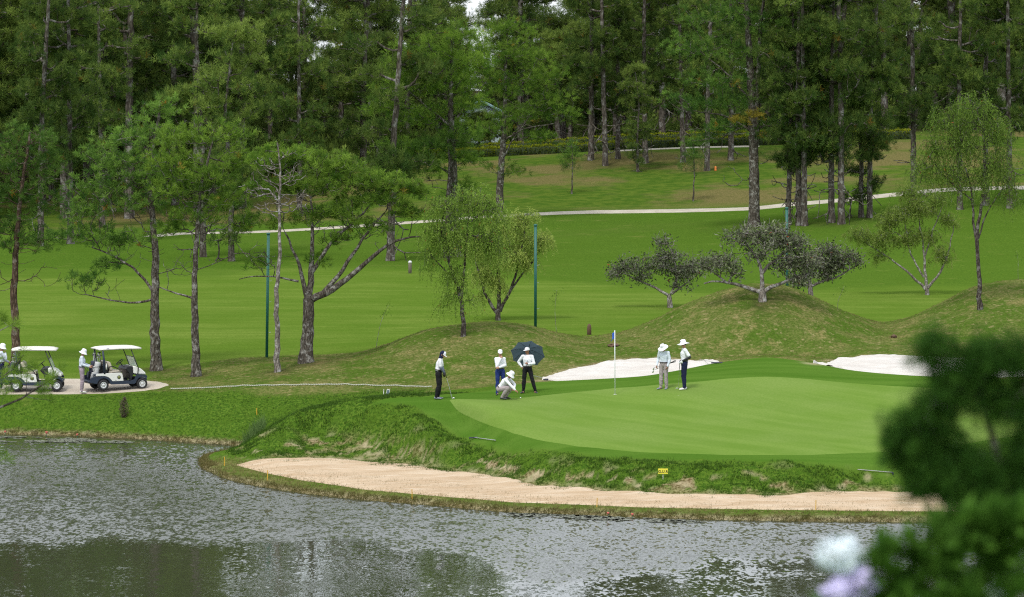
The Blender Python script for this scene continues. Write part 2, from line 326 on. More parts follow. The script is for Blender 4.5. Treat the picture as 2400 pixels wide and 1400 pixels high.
LINES = [flat(92, (-4000,-1.6),(6000,-1.6)), S2, S1, SH, BM, B2, STp, LP, PF, MI, M2, CR, F0, LF, PT, MB, MF, MC, BK,
  flat(168, (-4000,2.45),(6000,2.5)), flat(184, (-4000,2.65),(6000,2.65)), flat(203, (-4000,2.8),(6000,2.8)), flat(222, (-4000,2.95),(1000,2.95),(1700,3.1),(2300,3.4),(6000,4)),
  line(dz=[(-4000,244,3.1),(600,244,3.1),(1000,245,3.3),(1500,245,3.65),(1800,243,4.3),(2000,241,4.65),(2300,243,4.9),(6000,243,5.5)]),
  line(dz=[(-4000,256,3.0),(100,256,3.05),(400,257,3.2),(600,258,3.35),(1000,260,3.7),(1250,262,4.15),(1500,262,4.27),(1750,262,4.45),(1900,262,4.8),(2100,262,5.4),(2300,262,5.95),(2600,262,6.3),(6000,262,7)]),
  line(dz=[(-4000,275,3.4),(300,275,3.2),(700,275,3.9),(1000,275,4.9),(1500,275,5.3),(2100,275,6.4),(2600,275,7),(6000,275,8)]),
  line(dz=[(-4000,290,3.9),(300,290,3.6),(700,290,4.5),(1000,290,5.8),(1200,290,6.3),(1500,290,6.75),(2100,290,7.4),(2600,290,7.9),(6000,290,9)]),
  line(dz=[(-4000,307,4.2),(300,307,4.0),(700,307,5.1),(1000,305,6.9),(1200,304,7.5),(1500,307,8.2),(2100,307,9.0),(2600,307,9.2),(6000,307,10)]),
  line(dz=[(-4000,335,4.8),(300,335,4.5),(700,335,5.5),(1000,335,7.2),(1200,335,7.9),(1500,335,8.7),(2100,335,9.6),(2600,335,9.8),(6000,335,10)]),
  flat(380, (-4000,5),(300,4.8),(1200,6),(2400,9),(6000,9)), flat(450, (-4000,4),(1200,1),(2400,4),(6000,6)), flat(620, (-4000,-4),(1200,-6),(6000,-2)),
  flat(1000, (-4000,-8),(6000,-8)), flat(2500, (-4000,-10),(6000,-10)), flat(9500, (-4000,0),(6000,0))]

ROWS = np.concatenate([np.arange(-40, 60, 6), np.arange(60, 106, 2.), np.arange(106, 158, .18), np.arange(158, 230, .8), np.arange(230, 340, 1.6),
                       np.arange(340, 460, 6), np.geomspace(460, 9000, 24)])
COLS = np.concatenate([-np.geomspace(1400, 14000, 22)[::-1], np.arange(-1390, 1391, 5.5), np.geomspace(1400, 14000, 22)]) + 1200
GP, GD = np.meshgrid(COLS, ROWS)
YW = np.maximum(GD, 100)
near = GD < 96
pc = np.clip(COLS, -3900, 5900)
LD = np.array([pchip(l[:, 0], l[:, 1], pc) for l in LINES]); LZ = np.array([pchip(l[:, 0], l[:, 2], pc) for l in LINES])
for _ in range(6):
    for A_ in (LD, LZ): A_[:, 1:-1] = (A_[:, :-2] + 2 * A_[:, 1:-1] + A_[:, 2:]) / 4
for k in range(1, len(LD)): LD[k] = np.maximum(LD[k], LD[k - 1] + .25)
Z = np.stack([pchip(LD[:, j], LZ[:, j], np.clip(ROWS, 92, 9400)) for j in range(len(COLS))], 1)
_sm = Z.copy()
for _ in range(4): _sm[1:-1] = (_sm[:-2] + 2 * _sm[1:-1] + _sm[2:]) / 4
_k = smoothstep(110, 114, GD) * (GD < 330); Z = Z * (1 - _k) + _sm * _k
nearprof = np.interp(GD, [-40, 0, 30, 62, 68, 76, 96], [13.2, 12.3, 6.3, .75, -.3, -1.4, -1.5])
Z = np.where(GD < 100, nearprof * (1 - smoothstep(92, 100, GD)) + Z * smoothstep(92, 100, GD), Z)
XW = (GP - 1200) * YW / FPX

def grid_z(X, Y, Zg=None):
    Zg = Z if Zg is None else Zg
    X = np.asarray(X, float); Y = np.asarray(Y, float)
    p = X * FPX / np.maximum(Y, 100) + 1200
    j = np.clip(np.searchsorted(COLS, p) - 1, 0, len(COLS) - 2); i = np.clip(np.searchsorted(ROWS, Y) - 1, 0, len(ROWS) - 2)
    fx = np.clip((p - COLS[j]) / (COLS[j + 1] - COLS[j]), 0, 1); fy = np.clip((Y - ROWS[i]) / (ROWS[i + 1] - ROWS[i]), 0, 1)
    return (Zg[i, j] * (1 - fx) + Zg[i, j + 1] * fx) * (1 - fy) + (Zg[i + 1, j] * (1 - fx) + Zg[i + 1, j + 1] * fx) * fy
_ys = np.concatenate([np.arange(100, 160, .04), np.arange(160, 360, .2)])
def hit(px, py):                          # where the sight line of a photograph pixel meets the ground
    X = (px - 1200) * _ys / FPX; zr = CAM_Z - (py - 200) * _ys / FPX
    zt = np.maximum(grid_z(X, _ys), 0)
    k = np.argmax(zr <= zt); 
    if not (zr <= zt).any(): k = len(_ys) - 1
    return np.array([X[k], _ys[k], zt[k]])
def ground(X, Y): return float(grid_z(X, Y))

def in_poly(poly, X, Y):
    poly = np.asarray(poly); ins = np.zeros(X.shape, bool); n = len(poly)
    for i in range(n):
        x0, y0 = poly[i]; x1, y1 = poly[(i + 1) % n]
        if y0 == y1: continue
        c = ((Y >= min(y0, y1)) & (Y < max(y0, y1))) & (X < (x1 - x0) * (Y - y0) / (y1 - y0) + x0)
        ins ^= c
    return ins
def blur(m, n):
    m = m.astype(float)
    for _ in range(n):
        q = np.pad(m, 1, mode='edge'); m = (q[:-2, 1:-1] + q[2:, 1:-1] + q[1:-1, :-2] + q[1:-1, 2:] + q[1:-1, 1:-1] * 2) / 6
    return m
# zones are polygons in (photo column, distance): rays fan out from one point, so this is polar ground coordinates
def zone(pts):
    return in_poly([(a, b) for a, b in pts], GP, GD)
def pix_zone(pts):
    q = []
    for a, b in pts:
        h = hit(a, b); q.append((h[0] * FPX / h[1] + 1200, h[1]))
    return in_poly(q, GP, GD)
EDGE_BACK = [(1000,937),(1150,925),(1290,905),(1500,884),(1680,856)]
collar = pix_zone([(905,946),(1000,938),(1150,925),(1280,905)]) if 0 else zone(
    [(860,127.0),(1000,128),(1150,130.5),(1275,134.2),(1500,133.8),(1670,135.6),(1800,136.4),(1900,135),(2000,133.4),(2150,132.6),(2900,132),
     (2900,114.5),(2200,115.0),(1800,115.5),(1600,115.8),(1400,116.5),(1300,118.0),(1200,119.7),(1080,122.9),(980,125.8)])
penins = zone([(440,123),(440,129),(620,131),(760,131.5),(900,131),(1000,131),(1275,134.2),(1800,130),(2900,125),(2900,105),(400,105)])
leftbank = zone([(-2500,120),(-2500,138.9),(0,138.9),(380,138.9),(600,136.6),(900,135),(1010,133),(900,130),(400,130),(400,120)])
mounds = zone([(300,139.5),(380,146),(560,149.5),(700,149.8),(830,148.5),(1000,152),(1400,153),(1450,156),(1780,157),(2080,156),(2300,160),(4400,160),
               (4400,120),(2900,120),(2000,130),(1500,133),(1250,133),(1000,131),(900,134),(600,136.4),(400,138.8)])
midrough = zone([(-3000,212),(900,208),(1300,196),(1700,185),(2100,192),(5000,195),(5000,262),(-3000,262)])
hill = GD > 250
c_m = blur(collar, 2); p_m = blur((penins | leftbank) & ~collar, 2); d_m = blur(mounds & ~collar & ~penins, 3)
nz = fbm(XW * .09, GD * .05, 4)
stripe = smoothstep(.0, .12, nz + .02)
dry = np.clip(d_m + np.where(hill, blur(hill, 2) * stripe * .9, 0), 0, 1)
tan = zone([(500,232),(900,232),(1300,238),(1700,246),(1700,252),(1300,246),(900,240),(500,240)])
dry = np.clip(dry + blur(tan, 3) * .8, 0, 1)
lush = np.clip(p_m + blur(midrough, 6) * .85 + np.where(hill, .85 - .75 * stripe, 0), 0, 1)
lush = np.where(GD < 100, .8, lush)
left_tree_shade = blur(zone([(-3000,195),(520,200),(700,215),(600,236),(-3000,236)]), 6); lush = np.clip(lush + left_tree_shade * .6, 0, 1)  # shade below the left trees, painted into the ground as darker turf
# broken turf low on the bank, bare brown soil at the water line
bare = smoothstep(.08, .2, fbm(XW * 1.5, GD * 1.6 + Z * 4, 5)) * np.exp(-((Z - .70) / .35) ** 2) * penins * (GD < 128)
bare2 = blur(zone([(640,122),(680,125.8),(850,126),(1000,123.5),(1060,119.5),(900,120)]), 5) * smoothstep(.02, .10, fbm(XW * 1.8, GD * 2.2 + Z * 5, 5)) * .7
edge = (1 - smoothstep(.02, .16, np.abs(Z - .04))) * (GD > 105) * (GD < 140) * .9
dirt = np.clip(np.maximum(np.maximum(bare * .9, bare2 * .8), edge), 0, 1) * (1 - c_m)
berm = smoothstep(.05, .12, Z) * (1 - smoothstep(.22, .32, Z)) * (GD < 126) * (GD > 105)
dry = np.clip(dry + berm * .9, 0, 1); lush = lush * (1 - berm * .85)
rough_amp = np.clip(lush * (GD < 140) * .5 + d_m * .55, 0, 1) * (1 - c_m) * (Z > .1)
Z = Z + rough_amp * (fbm(XW * 2.4, GD * 2.4, 3) * .10 + fbm(XW * .8, GD * .8, 2) * .10)
bank = penins * smoothstep(.35, .6, Z) * (1 - c_m) * (GD < 128)
Z = Z + bank * (fbm(XW * 1.3, GD * 2.6 + XW * .7, 4) * .34 + fbm(XW * 4.5, GD * 4.5, 3) * .13)

litter = smoothstep(318, 336, GD + 6 * fbm(XW * .1, GD * .1, 3))
for a_, b_, rad in [(367,868,1.1),(459,882,.7),(650,872,.9),(718,852,1.6),(1069,602,2),(1767,532,2.5),(1385,376,2.2),(1419,389,2.2),(1513,383,3.5),(1600,381,2),(1657,401,2),(1950,523,2),(2017,510,2.5),(1571,723,.6),(1787,706,.9)]:
    h_ = hit(a_, b_); rr_ = np.hypot(XW - h_[0], (GD - h_[1]) * .8); litter = np.maximum(litter, .75 * np.exp(-(rr_ / rad) ** 2) * (.6 + 1.5 * fbm(XW * 1.5, GD * 1.5, 3)))
def near_line(px_list, w, amt):
    global dirt
    q = np.array([hit(a, b)[:2] for a, b in px_list]); t_ = np.linspace(0, len(q) - 1, len(q) * 14); q = np.stack([np.interp(t_, range(len(q)), q[:, i]) for i in (0, 1)], -1)
    m_ = (GD > q[:, 1].min() - 1) & (GD < q[:, 1].max() + 1) & (XW > q[:, 0].min() - 1) & (XW < q[:, 0].max() + 1); ii = np.argwhere(m_); P_ = np.c_[XW[m_], GD[m_]]; d_ = np.full(len(P_), 9.)
    for c_ in q: d_ = np.minimum(d_, np.hypot(P_[:, 0] - c_[0], P_[:, 1] - c_[1]))
    dirt[ii[:, 0], ii[:, 1]] = np.maximum(dirt[ii[:, 0], ii[:, 1]], amt * np.exp(-(d_ / w) ** 2) * (.7 + 1.2 * fbm(P_[:, 0] * 3, P_[:, 1] * 3, 2)))
near_line([(1270,891),(1310,878),(1360,864),(1420,850),(1480,843),(1540,842),(1600,843),(1640,846),(1670,850)], .38, 1.0)
near_line([(1905,853),(1960,844),(2020,838),(2090,836),(2160,837),(2300,841)], .38, 1.0)
near_line([(553,1090),(600,1079),(720,1072),(860,1078),(960,1086),(1100,1106),(1250,1135),(1400,1148),(1550,1157),(1700,1160),(1850,1160),(1930,1151),(2100,1149)], .22, .8)
nr, nc = Z.shape
idx = np.arange(nr * nc).reshape(nr, nc)
quads = np.stack([idx[:-1, :-1], idx[:-1, 1:], idx[1:, 1:], idx[1:, :-1]], -1).reshape(-1, 4)
gm = np_mesh('ground', np.stack([XW, GD, Z], -1).reshape(-1, 3), quads=quads, smooth=True, mats=[M_ground],
             tint={'dry': dry.ravel(), 'lush': lush.ravel(), 'collar': c_m.ravel(), 'dirt': dirt.ravel(), 'litter': np.clip(litter, 0, 1).ravel(), 'hill': (smoothstep(262, 268, GD - np.interp(GP, [0, 1200, 1800, 2400], [-6, 0, 0, 0]))).ravel()})
tag(link('ground', gm), 'rolling grass of the golf course with fairway, mounds and banks', kind='structure')

# ---------------------------------------------------------------- sheets on the ground
def strip_sheet(name, A_, B_, material, nx=160, ny=24, lift=.02, dz=None, thick=0):
    """surface lofted between two ground polylines given as (X, Y)"""
    def res(poly, n):
        poly = np.asarray(poly, float); d = np.r_[0, np.cumsum(np.hypot(*np.diff(poly, axis=0).T))]
        t = np.linspace(0, d[-1], n); q = np.stack([np.interp(t, d, poly[:, 0]), np.interp(t, d, poly[:, 1])], -1)
        for _ in range(2): q[1:-1] = (q[:-2] + q[1:-1] * 2 + q[2:]) / 4
        return q
    a, b = res(A_, nx), res(B_, nx)
    t = np.linspace(0, 1, ny)[:, None, None]; g = a[None] * (1 - t) + b[None] * t
    tt = np.linspace(0, 1, ny)[:, None]; ss = np.linspace(0, 1, nx)[None]
    tp_ = smoothstep(0, .10, np.minimum(tt, 1 - tt)) * smoothstep(0, .02, np.minimum(ss, 1 - ss))
    z = grid_z(g[..., 0], g[..., 1]) + np.where(tp_ < .001, -.02, lift * tp_ + .004)
    if dz is not None: z = z + dz(g[..., 0], g[..., 1]) * tp_
    v = np.concatenate([g, z[..., None]], -1); i = np.arange(nx * ny).reshape(ny, nx)
    q = np.stack([i[:-1, :-1], i[:-1, 1:], i[1:, 1:], i[1:, :-1]], -1).reshape(-1, 4)
    me = np_mesh(name, v.reshape(-1, 3), quads=q, smooth=True, mats=[material])
    return link(name, me)
def hits(pts): return [tuple(hit(a, b)[:2]) for a, b in pts]
def wob(poly, n, amp, seed):           # ragged outline
    poly = np.asarray(poly, float); d = np.r_[0, np.cumsum(np.hypot(*np.diff(poly, axis=0).T))]; t = np.linspace(0, d[-1], n)
    q = np.stack([np.interp(t, d, poly[:, 0]), np.interp(t, d, poly[:, 1])], -1); r = np.random.default_rng(seed)
    k = fbm(t * 1.7 + seed * 9, t * 0 + seed, 4)[:, None] * 2 * amp; k[0] = k[-1] = 0
    q[:, 1] += k[:, 0]; return q
# putting green
pf = hits([(1052,938),(1062,952),(1100,980),(1150,1003),(1200,1021),(1350,1050),(1500,1063),(1700,1070),(1900,1070),(2080,1062),(2250,1045),(2400,1020),(2500,980)])
pb = hits([(1052,937),(1170,937),(1300,924),(1450,908),(1600,897),(1700,886),(1800,881),(1900,887),(2000,897),(2140,906),(2300,915),(2500,930)])
tag(strip_sheet('putting_green', pf, pb, M_green, 260, 60, .012), 'smooth pale putting green on the raised peninsula', kind='structure')
bt = hits([(553,1090),(600,1079),(640,1075),(720,1073),(800,1074),(960,1086),(1100,1106),(1180,1118),(1250,1135),(1400,1148),(1550,1157),(1700,1160),(1850,1160),(1930,1152),(2100,1150),(2300,1150),(2600,1152)])
bb = hits([(553,1091),(620,1110),(700,1127),(850,1149),(1000,1163),(1200,1179),(1500,1190),(1800,1196),(2150,1200),(2300,1202),(2600,1206)])
tag(strip_sheet('sand_bunker', wob(bt, 300, .16, 1), bb, M_beach, 420, 30, .03, lambda x, y: np.clip(fbm(x * 1.2, y * 2.5, 4) + .3, 0, 1) * .05), 'long beige sand bunker along the water', kind='structure')
b1t = hits([(1270,891),(1310,878),(1360,864),(1420,850),(1480,844),(1540,843),(1600,845),(1640,848),(1670,851)])
def xyD(l): return [((a - 1200) * d / FPX, d) for a, d in l]
b1b = xyD([(1270,135.3),(1350,134.6),(1450,134.6),(1550,135),(1640,136.3),(1690,138.5)])
tag(strip_sheet('sand_bunker', wob(b1t, 200, .25, 2), b1b, M_white_sand, 260, 40, .03, lambda x, y: np.clip(fbm(x * 1.2, y * 1.2, 4) + .3, 0, 1) * .2 + .03), 'white sand bunker behind the flag', kind='structure')
b2t = hits([(1905,853),(1960,845),(2020,839),(2090,837),(2160,838),(2300,842),(2420,850)])
b2b = xyD([(1905,137.5),(1990,133.8),(2090,133.0),(2200,132.9),(2420,134)])
tag(strip_sheet('sand_bunker', wob(b2t, 200, .25, 3), b2b, M_white_sand, 200, 30, .03, lambda x, y: np.clip(fbm(x * 1.2, y * 1.2, 4) + .3, 0, 1) * .2 + .03), 'white sand bunker right of the green', kind='structure')
# cart path, front left
cf = hits([(-900,928),(-400,926),(0,927),(150,927),(250,924),(330,918),(375,911),(397,904)])
cb = hits([(-900,888),(-400,887),(0,888),(150,887),(250,888),(320,890),(370,895),(397,903)])
tag(strip_sheet('cart_path', cf, cb, M_cartpath, 160, 16, .035), 'pale gravel cart path end where the buggies stand', kind='structure')
# winding path across the course
def path_strip(name, pts, w, label):
    pts = np.array(hits(pts)); d = np.gradient(pts, axis=0); n = np.stack([-d[:, 1], d[:, 0]], -1); n /= np.linalg.norm(n, axis=1)[:, None]
    o = strip_sheet(name, pts - n * w / 2, pts + n * w / 2, M_path, 300, 7, .07); return tag(o, label, kind='structure')
path_strip('footpath', [(345,556),(420,549),(600,545),(750,537),(900,527),(1000,520),(1100,512),(1200,507),(1300,501),(1400,498),(1600,495),(1750,491),(1850,481),(2000,468),(2100,457),(2200,447),(2300,443),(2400,441),(2700,436)], np.interp(np.arange(19), [0, 7, 10, 18], [1.5, 1.7, 2.8, 2.9])[:, None], 'pale path winding across the course below the hill')
path_strip('footpath', [(1440,355),(1520,351),(1620,347),(1780,344)], .9, 'pale path running beside the clipped hedge')
tp = strip_sheet('teeing_ground', hits([(560,606),(700,599),(800,588)]), hits([(560,590),(700,585),(800,578)]), M_beach, 30, 5, .05) if 0 else None

# pond
wm_ = np_mesh('water', [(-260, 58, 0), (260, 58, 0), (260, 141, 0), (-260, 141, 0)], quads=[(0, 1, 2, 3)], mats=[M_water])
tag(link('water', wm_), 'wind rippled pond in front of the green', kind='structure')
# ---------------------------------------------------------------- tree builder
class Tubes:
    def __init__(s): s.v = []; s.q = []; s.n = 0
    def add(s, pts, rad, k=5, jit=0.):
        pts = np.asarray(pts, float); rad = np.asarray(rad, float); m = len(pts)
        d = np.gradient(pts, axis=0); d /= np.linalg.norm(d, axis=1)[:, None] + 1e-9
        ref = np.array([0., 1, 0]) if abs(d[:, 1]).mean() < .8 else np.array([1., 0, 0])
        a = np.cross(d, ref); a /= np.linalg.norm(a, axis=1)[:, None] + 1e-9; b = np.cross(d, a)
        th = np.linspace(0, 2 * np.pi, k, endpoint=False)
        rr = rad[:, None] * (1 + (rng.random((m, k)) - .5) * jit)
        v = pts[:, None] + a[:, None] * (np.cos(th) * rr)[..., None] + b[:, None] * (np.sin(th) * rr)[..., None]
        i = np.arange(m * k).reshape(m, k) + s.n
        q = np.stack([i[:-1], np.roll(i[:-1], -1, 1), np.roll(i[1:], -1, 1), i[1:]], -1).reshape(-1, 4)
        s.v.append(v.reshape(-1, 3)); s.q.append(q); s.n += m * k
    def mesh(s, name, m):
        return np_mesh(name, np.concatenate(s.v), quads=np.concatenate(s.q), smooth=True, mats=[m])

def densify(p, step):
    p = np.asarray(p, float); d = np.r_[0, np.cumsum(np.linalg.norm(np.diff(p, axis=0), axis=1))]
    n = max(3, int(d[-1] / step) + 1); t = np.linspace(0, d[-1], n)
    q = np.stack([np.interp(t, d, p[:, i]) for i in range(3)], -1)
    for _ in range(2): q[1:-1] = (q[:-2] + 2 * q[1:-1] + q[2:]) / 4
    return q

def grow(limbs, targets, bf=.25, tip=.008, seed=0, down=.6, wiggle=.10, ktrunk=10, lift=.12, kmax=.55, expo=.42):
    """limbs: [(points, r0, r1)], targets: Mx3 -> (Tubes, tip directions)"""
    r = np.random.default_rng(seed); T = Tubes()
    pos, plen, par, own = [], [], [], []; base = 0
    for li, (pts, r0, r1) in enumerate(limbs):
        p = densify(pts, .35); L_ = np.r_[0, np.cumsum(np.linalg.norm(np.diff(p, axis=0), axis=1))]
        rad = r0 + (r1 - r0) * (L_ / L_[-1]) ** .9
        if li == 0: rad[:3] *= np.array([1.35, 1.15, 1.05])[:len(rad[:3])]
        w = p.copy(); w[1:-1] += r.normal(0, .02, w[1:-1].shape)
        T.add(w, rad, ktrunk, .12)
        s0 = (0 if li == 0 else np.linalg.norm(p[0] - limbs[0][0][0]))
        for j in range(len(p)):
            if li == 0 and j < len(p) * .12: continue
            pos.append(p[j]); plen.append(L_[j] * .5 + s0 * .5); par.append(rad[j])
    pos = list(pos)
    PM = np.array(pos); order = np.argsort([np.min(np.linalg.norm(PM - t, axis=1)) for t in targets])
    cap = len(pos) + len(targets) * 4 + 10
    PA = np.zeros((cap, 3)); PA[:len(pos)] = pos; PL = np.zeros(cap); PL[:len(pos)] = plen; RD = np.zeros(cap); RD[:len(pos)] = par
    parent = -np.ones(cap, int); cnt = np.zeros(cap); n = len(pos); n0 = n
    paths = []; dirs = np.zeros((len(targets), 3))
    for ti in order:
        t = targets[ti]; d = t - PA[:n]; dist = np.linalg.norm(d, axis=1)
        cost = dist + bf * PL[:n] + down * np.maximum(0, PA[:n, 2] - t[2]) + .3 * np.maximum(0, .25 - dist)
        j = int(np.argmin(cost)); a = PA[j]; L_ = dist[j]
        seg = 3 if L_ > .5 else 2; ids = [j]; prev = j
        side = r.normal(0, wiggle * L_, 3); up = lift * L_
        for k in range(1, seg + 1):
            f = k / seg; q = a + (t - a) * f + (side + np.array([0, 0, -up])) * math.sin(f * math.pi) * (1 if k < seg else 0)
            PA[n] = q; PL[n] = PL[prev] + L_ / seg; parent[n] = prev; ids.append(n); prev = n; n += 1
        dirs[ti] = PA[n - 1] - PA[n - 2]; paths.append(ids)
    # leaf counts to radii
    for i in range(n - 1, n0 - 1, -1):
        cnt[i] = max(cnt[i], 1); 
        if parent[i] >= n0: cnt[parent[i]] += cnt[i]
    RR = tip * np.maximum(cnt[:n], 1) ** expo
    for ids in paths:
        rr = RR[ids].copy(); rr[0] = min(rr[1] * 1.1, (RD[ids[0]] * kmax if ids[0] < n0 else RR[ids[0]])); rr[1:] = np.minimum(rr[1:], max(rr[0], tip) * 1.0)
        T.add(PA[ids], np.maximum(rr, tip * .7), 5 if rr[0] > .03 else 4)
    dirs /= np.linalg.norm(dirs, axis=1)[:, None] + 1e-9
    return T, dirs

def rot_frames(d, r):
    """orthonormal frames with z axis d, random spin"""
    d = d / (np.linalg.norm(d, axis=1)[:, None] + 1e-9); a = r.normal(size=d.shape); a -= (a * d).sum(1)[:, None] * d
    a /= np.linalg.norm(a, axis=1)[:, None] + 1e-9; b = np.cross(d, a)
    return np.stack([a, b, d], -1)

def tuft_proto(nn, length, width, r, spread=1.25):
    """needles bursting from a shoot: nn triangles"""
    th = r.random(nn) * 2 * np.pi; ph = np.arccos(1 - r.random(nn) * (1 - math.cos(spread)))
    d = np.stack([np.sin(ph) * np.cos(th), np.sin(ph) * np.sin(th), np.cos(ph)], -1)
    L_ = length * (.7 + .4 * r.random(nn)); b = np.zeros((nn, 3)); b[:, 2] = (r.random(nn) - .5) * length * .7
    s = np.cross(d, r.normal(size=d.shape)); s /= np.linalg.norm(s, axis=1)[:, None]
    mid = b + d * (L_ * .45)[:, None]
    tip = b + d * L_[:, None] - np.array([0, 0, 1]) * (L_ * .10)[:, None] * np.sin(ph)[:, None]
    return np.stack([b - s * width * .25, mid + s * width * .5, tip, ], 1)        # nn,3,3

def scatter(centers, dirs, protos, scale, tints, r):
    """one triangle soup from many rotated copies"""
    F = rot_frames(dirs, r); which = r.integers(0, len(protos), len(centers)); vs, ts = [], []
    for k, pr in enumerate(protos):
        m = which == k
        if not m.any(): continue
        q = pr.reshape(-1, 3)
        v = np.einsum('nij,pj->npi', F[m] * scale[m][:, None, None], q) + centers[m][:, None]
        vs.append(v.reshape(-1, 3)); ts.append(np.repeat(tints[m], len(q)))
    v = np.concatenate(vs); t = np.concatenate(ts)
    return v, t

def soup_mesh(name, v, t, m, k=3):
    f = np.arange(len(v)).reshape(-1, k)
    return np_mesh(name, v, tris=f if k == 3 else None, quads=f if k == 4 else None, mats=[m], tint=t)

def blob_targets(blobs, n, r, minsep=0.0):
    """points in ellipsoid shells: blobs (cx,cy,cz,rx,ry,rz)"""
    blobs = np.asarray(blobs, float); vol = blobs[:, 3] * blobs[:, 5]; vol = vol / vol.sum(); out = []
    for b, k in zip(blobs, np.maximum(2, (vol * n).astype(int))):
        d = r.normal(size=(k, 3)); d /= np.linalg.norm(d, axis=1)[:, None]; rad = r.random(k) ** .42
        d[:, 2] = np.where(d[:, 2] < -.2, d[:, 2] * .6, d[:, 2])
        out.append(b[:3] + d * rad[:, None] * b[3:6])
    return np.concatenate(out)

def pine_mesh(name, limbs, blobs, n=220, tufts=2, bare=None, seed=0, nl=.25, nw=.028, nn=30, bark=None, leaf=None, spread=.17, bf=.25, tip=.008, yellow=None, lift=.12, bright_top=.4):
    r = np.random.default_rng(seed)
    tg = blob_targets(blobs, n, r); nb = len(tg)
    allt = tg if bare is None else np.concatenate([tg, bare])
    T, dirs = grow(limbs, allt, bf=bf, seed=seed, tip=tip, lift=lift)
    me_t = T.mesh(name + '_wood', bark)
    d = dirs[:nb]; c = np.repeat(tg, tufts, 0) + r.normal(0, 1, (nb * tufts, 3)) * np.array([spread, spread, spread * .62])
    dd = np.repeat(d, tufts, 0) * .5 + np.array([0, 0, .9]) + r.normal(0, .45, (nb * tufts, 3)) + (c - np.repeat(tg, tufts, 0)) * 1.2
    protos = [tuft_proto(nn, nl, nw, r) for _ in range(4)]
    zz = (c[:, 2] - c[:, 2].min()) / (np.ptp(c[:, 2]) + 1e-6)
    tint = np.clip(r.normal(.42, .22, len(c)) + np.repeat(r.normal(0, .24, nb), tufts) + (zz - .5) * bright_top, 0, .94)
    tint = np.where(r.random(len(c)) < .006, 1.0, tint)
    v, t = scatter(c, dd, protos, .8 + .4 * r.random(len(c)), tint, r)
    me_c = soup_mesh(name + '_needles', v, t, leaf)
    return me_t, me_c

def px_blobs(lst, Y, dy=.8):
    s = Y / FPX
    return [((a - 1200) * s, Y + (0 if len(b) < 3 else b[2] * s), CAM_Z - (c - 200) * s, b[0] * s, b[0] * s * dy, b[1] * s) for a, c, *b in lst]
def px_line(lst, Y): return [((a - 1200) * Y / FPX, Y + (w[0] if w else 0), CAM_Z - (b - 200) * Y / FPX) for a, b, *w in lst]

def px_tree(name, label, cat, base, limbs, blobs, n, leaf, bark, bare=None, seed=1, group=None, D=None, **kw):
    b = hit(*base) if D is None else np.array([(base[0] - 1200) * D / FPX, D, ground((base[0] - 1200) * D / FPX, D)])
    Y = b[1]; o = np.array(b)
    lm = [(np.array(px_line(p, Y)) - o, r0, r1) for p, r0, r1 in limbs]
    lm[0][0][0] = (0, 0, -.15)
    bl = [(x - o[0], y - o[1], z - o[2], a, c, d) for x, y, z, a, c, d in px_blobs(blobs, Y)]
    br = None
    if bare is not None:
        r = np.random.default_rng(seed + 99)
        bb = [(x - o[0], y - o[1], z - o[2], a, c, d) for x, y, z, a, c, d in px_blobs(bare[0], Y)]
        br = blob_targets(bb, bare[1], r)
    t = thing(name, label, cat, tuple(o), group=group)
    builder = kw.pop('builder', pine_mesh)
    if builder is pine_mesh and 'nl' not in kw: n = int(n * 1.75)
    ms = builder(name, lm, bl, n, bare=br, seed=seed, bark=bark, leaf=leaf, **kw)
    link('trunk', ms[0], t); link('crown', ms[1], t)
    return t

def droop_mesh(name, limbs, blobs, n=200, bare=None, seed=0, bark=None, leaf=None, strands=4, slen=.8, ll=.12, lw=.028, bf=.2, up=.15, tip=.008, per=20, upr=0.0):
    r = np.random.default_rng(seed); tg = blob_targets(blobs, n, r); nb = len(tg)
    allt = tg if bare is None else np.concatenate([tg, bare])
    T, dirs = grow(limbs, allt, bf=bf, seed=seed, tip=tip, down=.3, wiggle=.16, lift=-.15, ktrunk=8)
    m = nb * strands; o = np.repeat(tg, strands, 0) + r.normal(0, .17, (m, 3)); d0 = np.repeat(dirs[:nb], strands, 0) + r.normal(0, .7, (m, 3)); d0[:, 2] = np.abs(d0[:, 2]) * (up + upr)
    L_ = slen * (.5 + .8 * r.random(m)); k = per; f = np.linspace(.03, 1, k)[None, :, None]
    fall = np.array([0, 0, -1.0]) * (1 - upr)
    pts = o[:, None] + d0[:, None] * (f * L_[:, None, None] * .38) + fall * (f ** 1.7 * L_[:, None, None])
    for i in range(0, m, 3): T.add(pts[i, ::5], np.full(len(pts[i, ::5]), .0035), 3)
    pts = pts.reshape(-1, 3)
    dd = r.normal(0, .8, pts.shape) + np.array([0, 0, -.9 + 1.7 * upr])
    pr = []
    for _ in range(3):
        a = np.array([[-lw * .5, 0, ll * .4], [0, 0, 0], [lw * .5, 0, ll * .4], [0, .006, ll]]); pr.append(a)
    tint = np.clip(np.repeat(r.normal(.56, .22, m), k) + r.normal(0, .1, m * k), 0, .94); tint = np.where(r.random(m * k) < .004, 1., tint)
    v, t = scatter(pts, dd, pr, .7 + .6 * r.random(len(pts)), tint, r)
    return T.mesh(name + '_wood', bark), soup_mesh(name + '_leaves', v, t, leaf, 4)

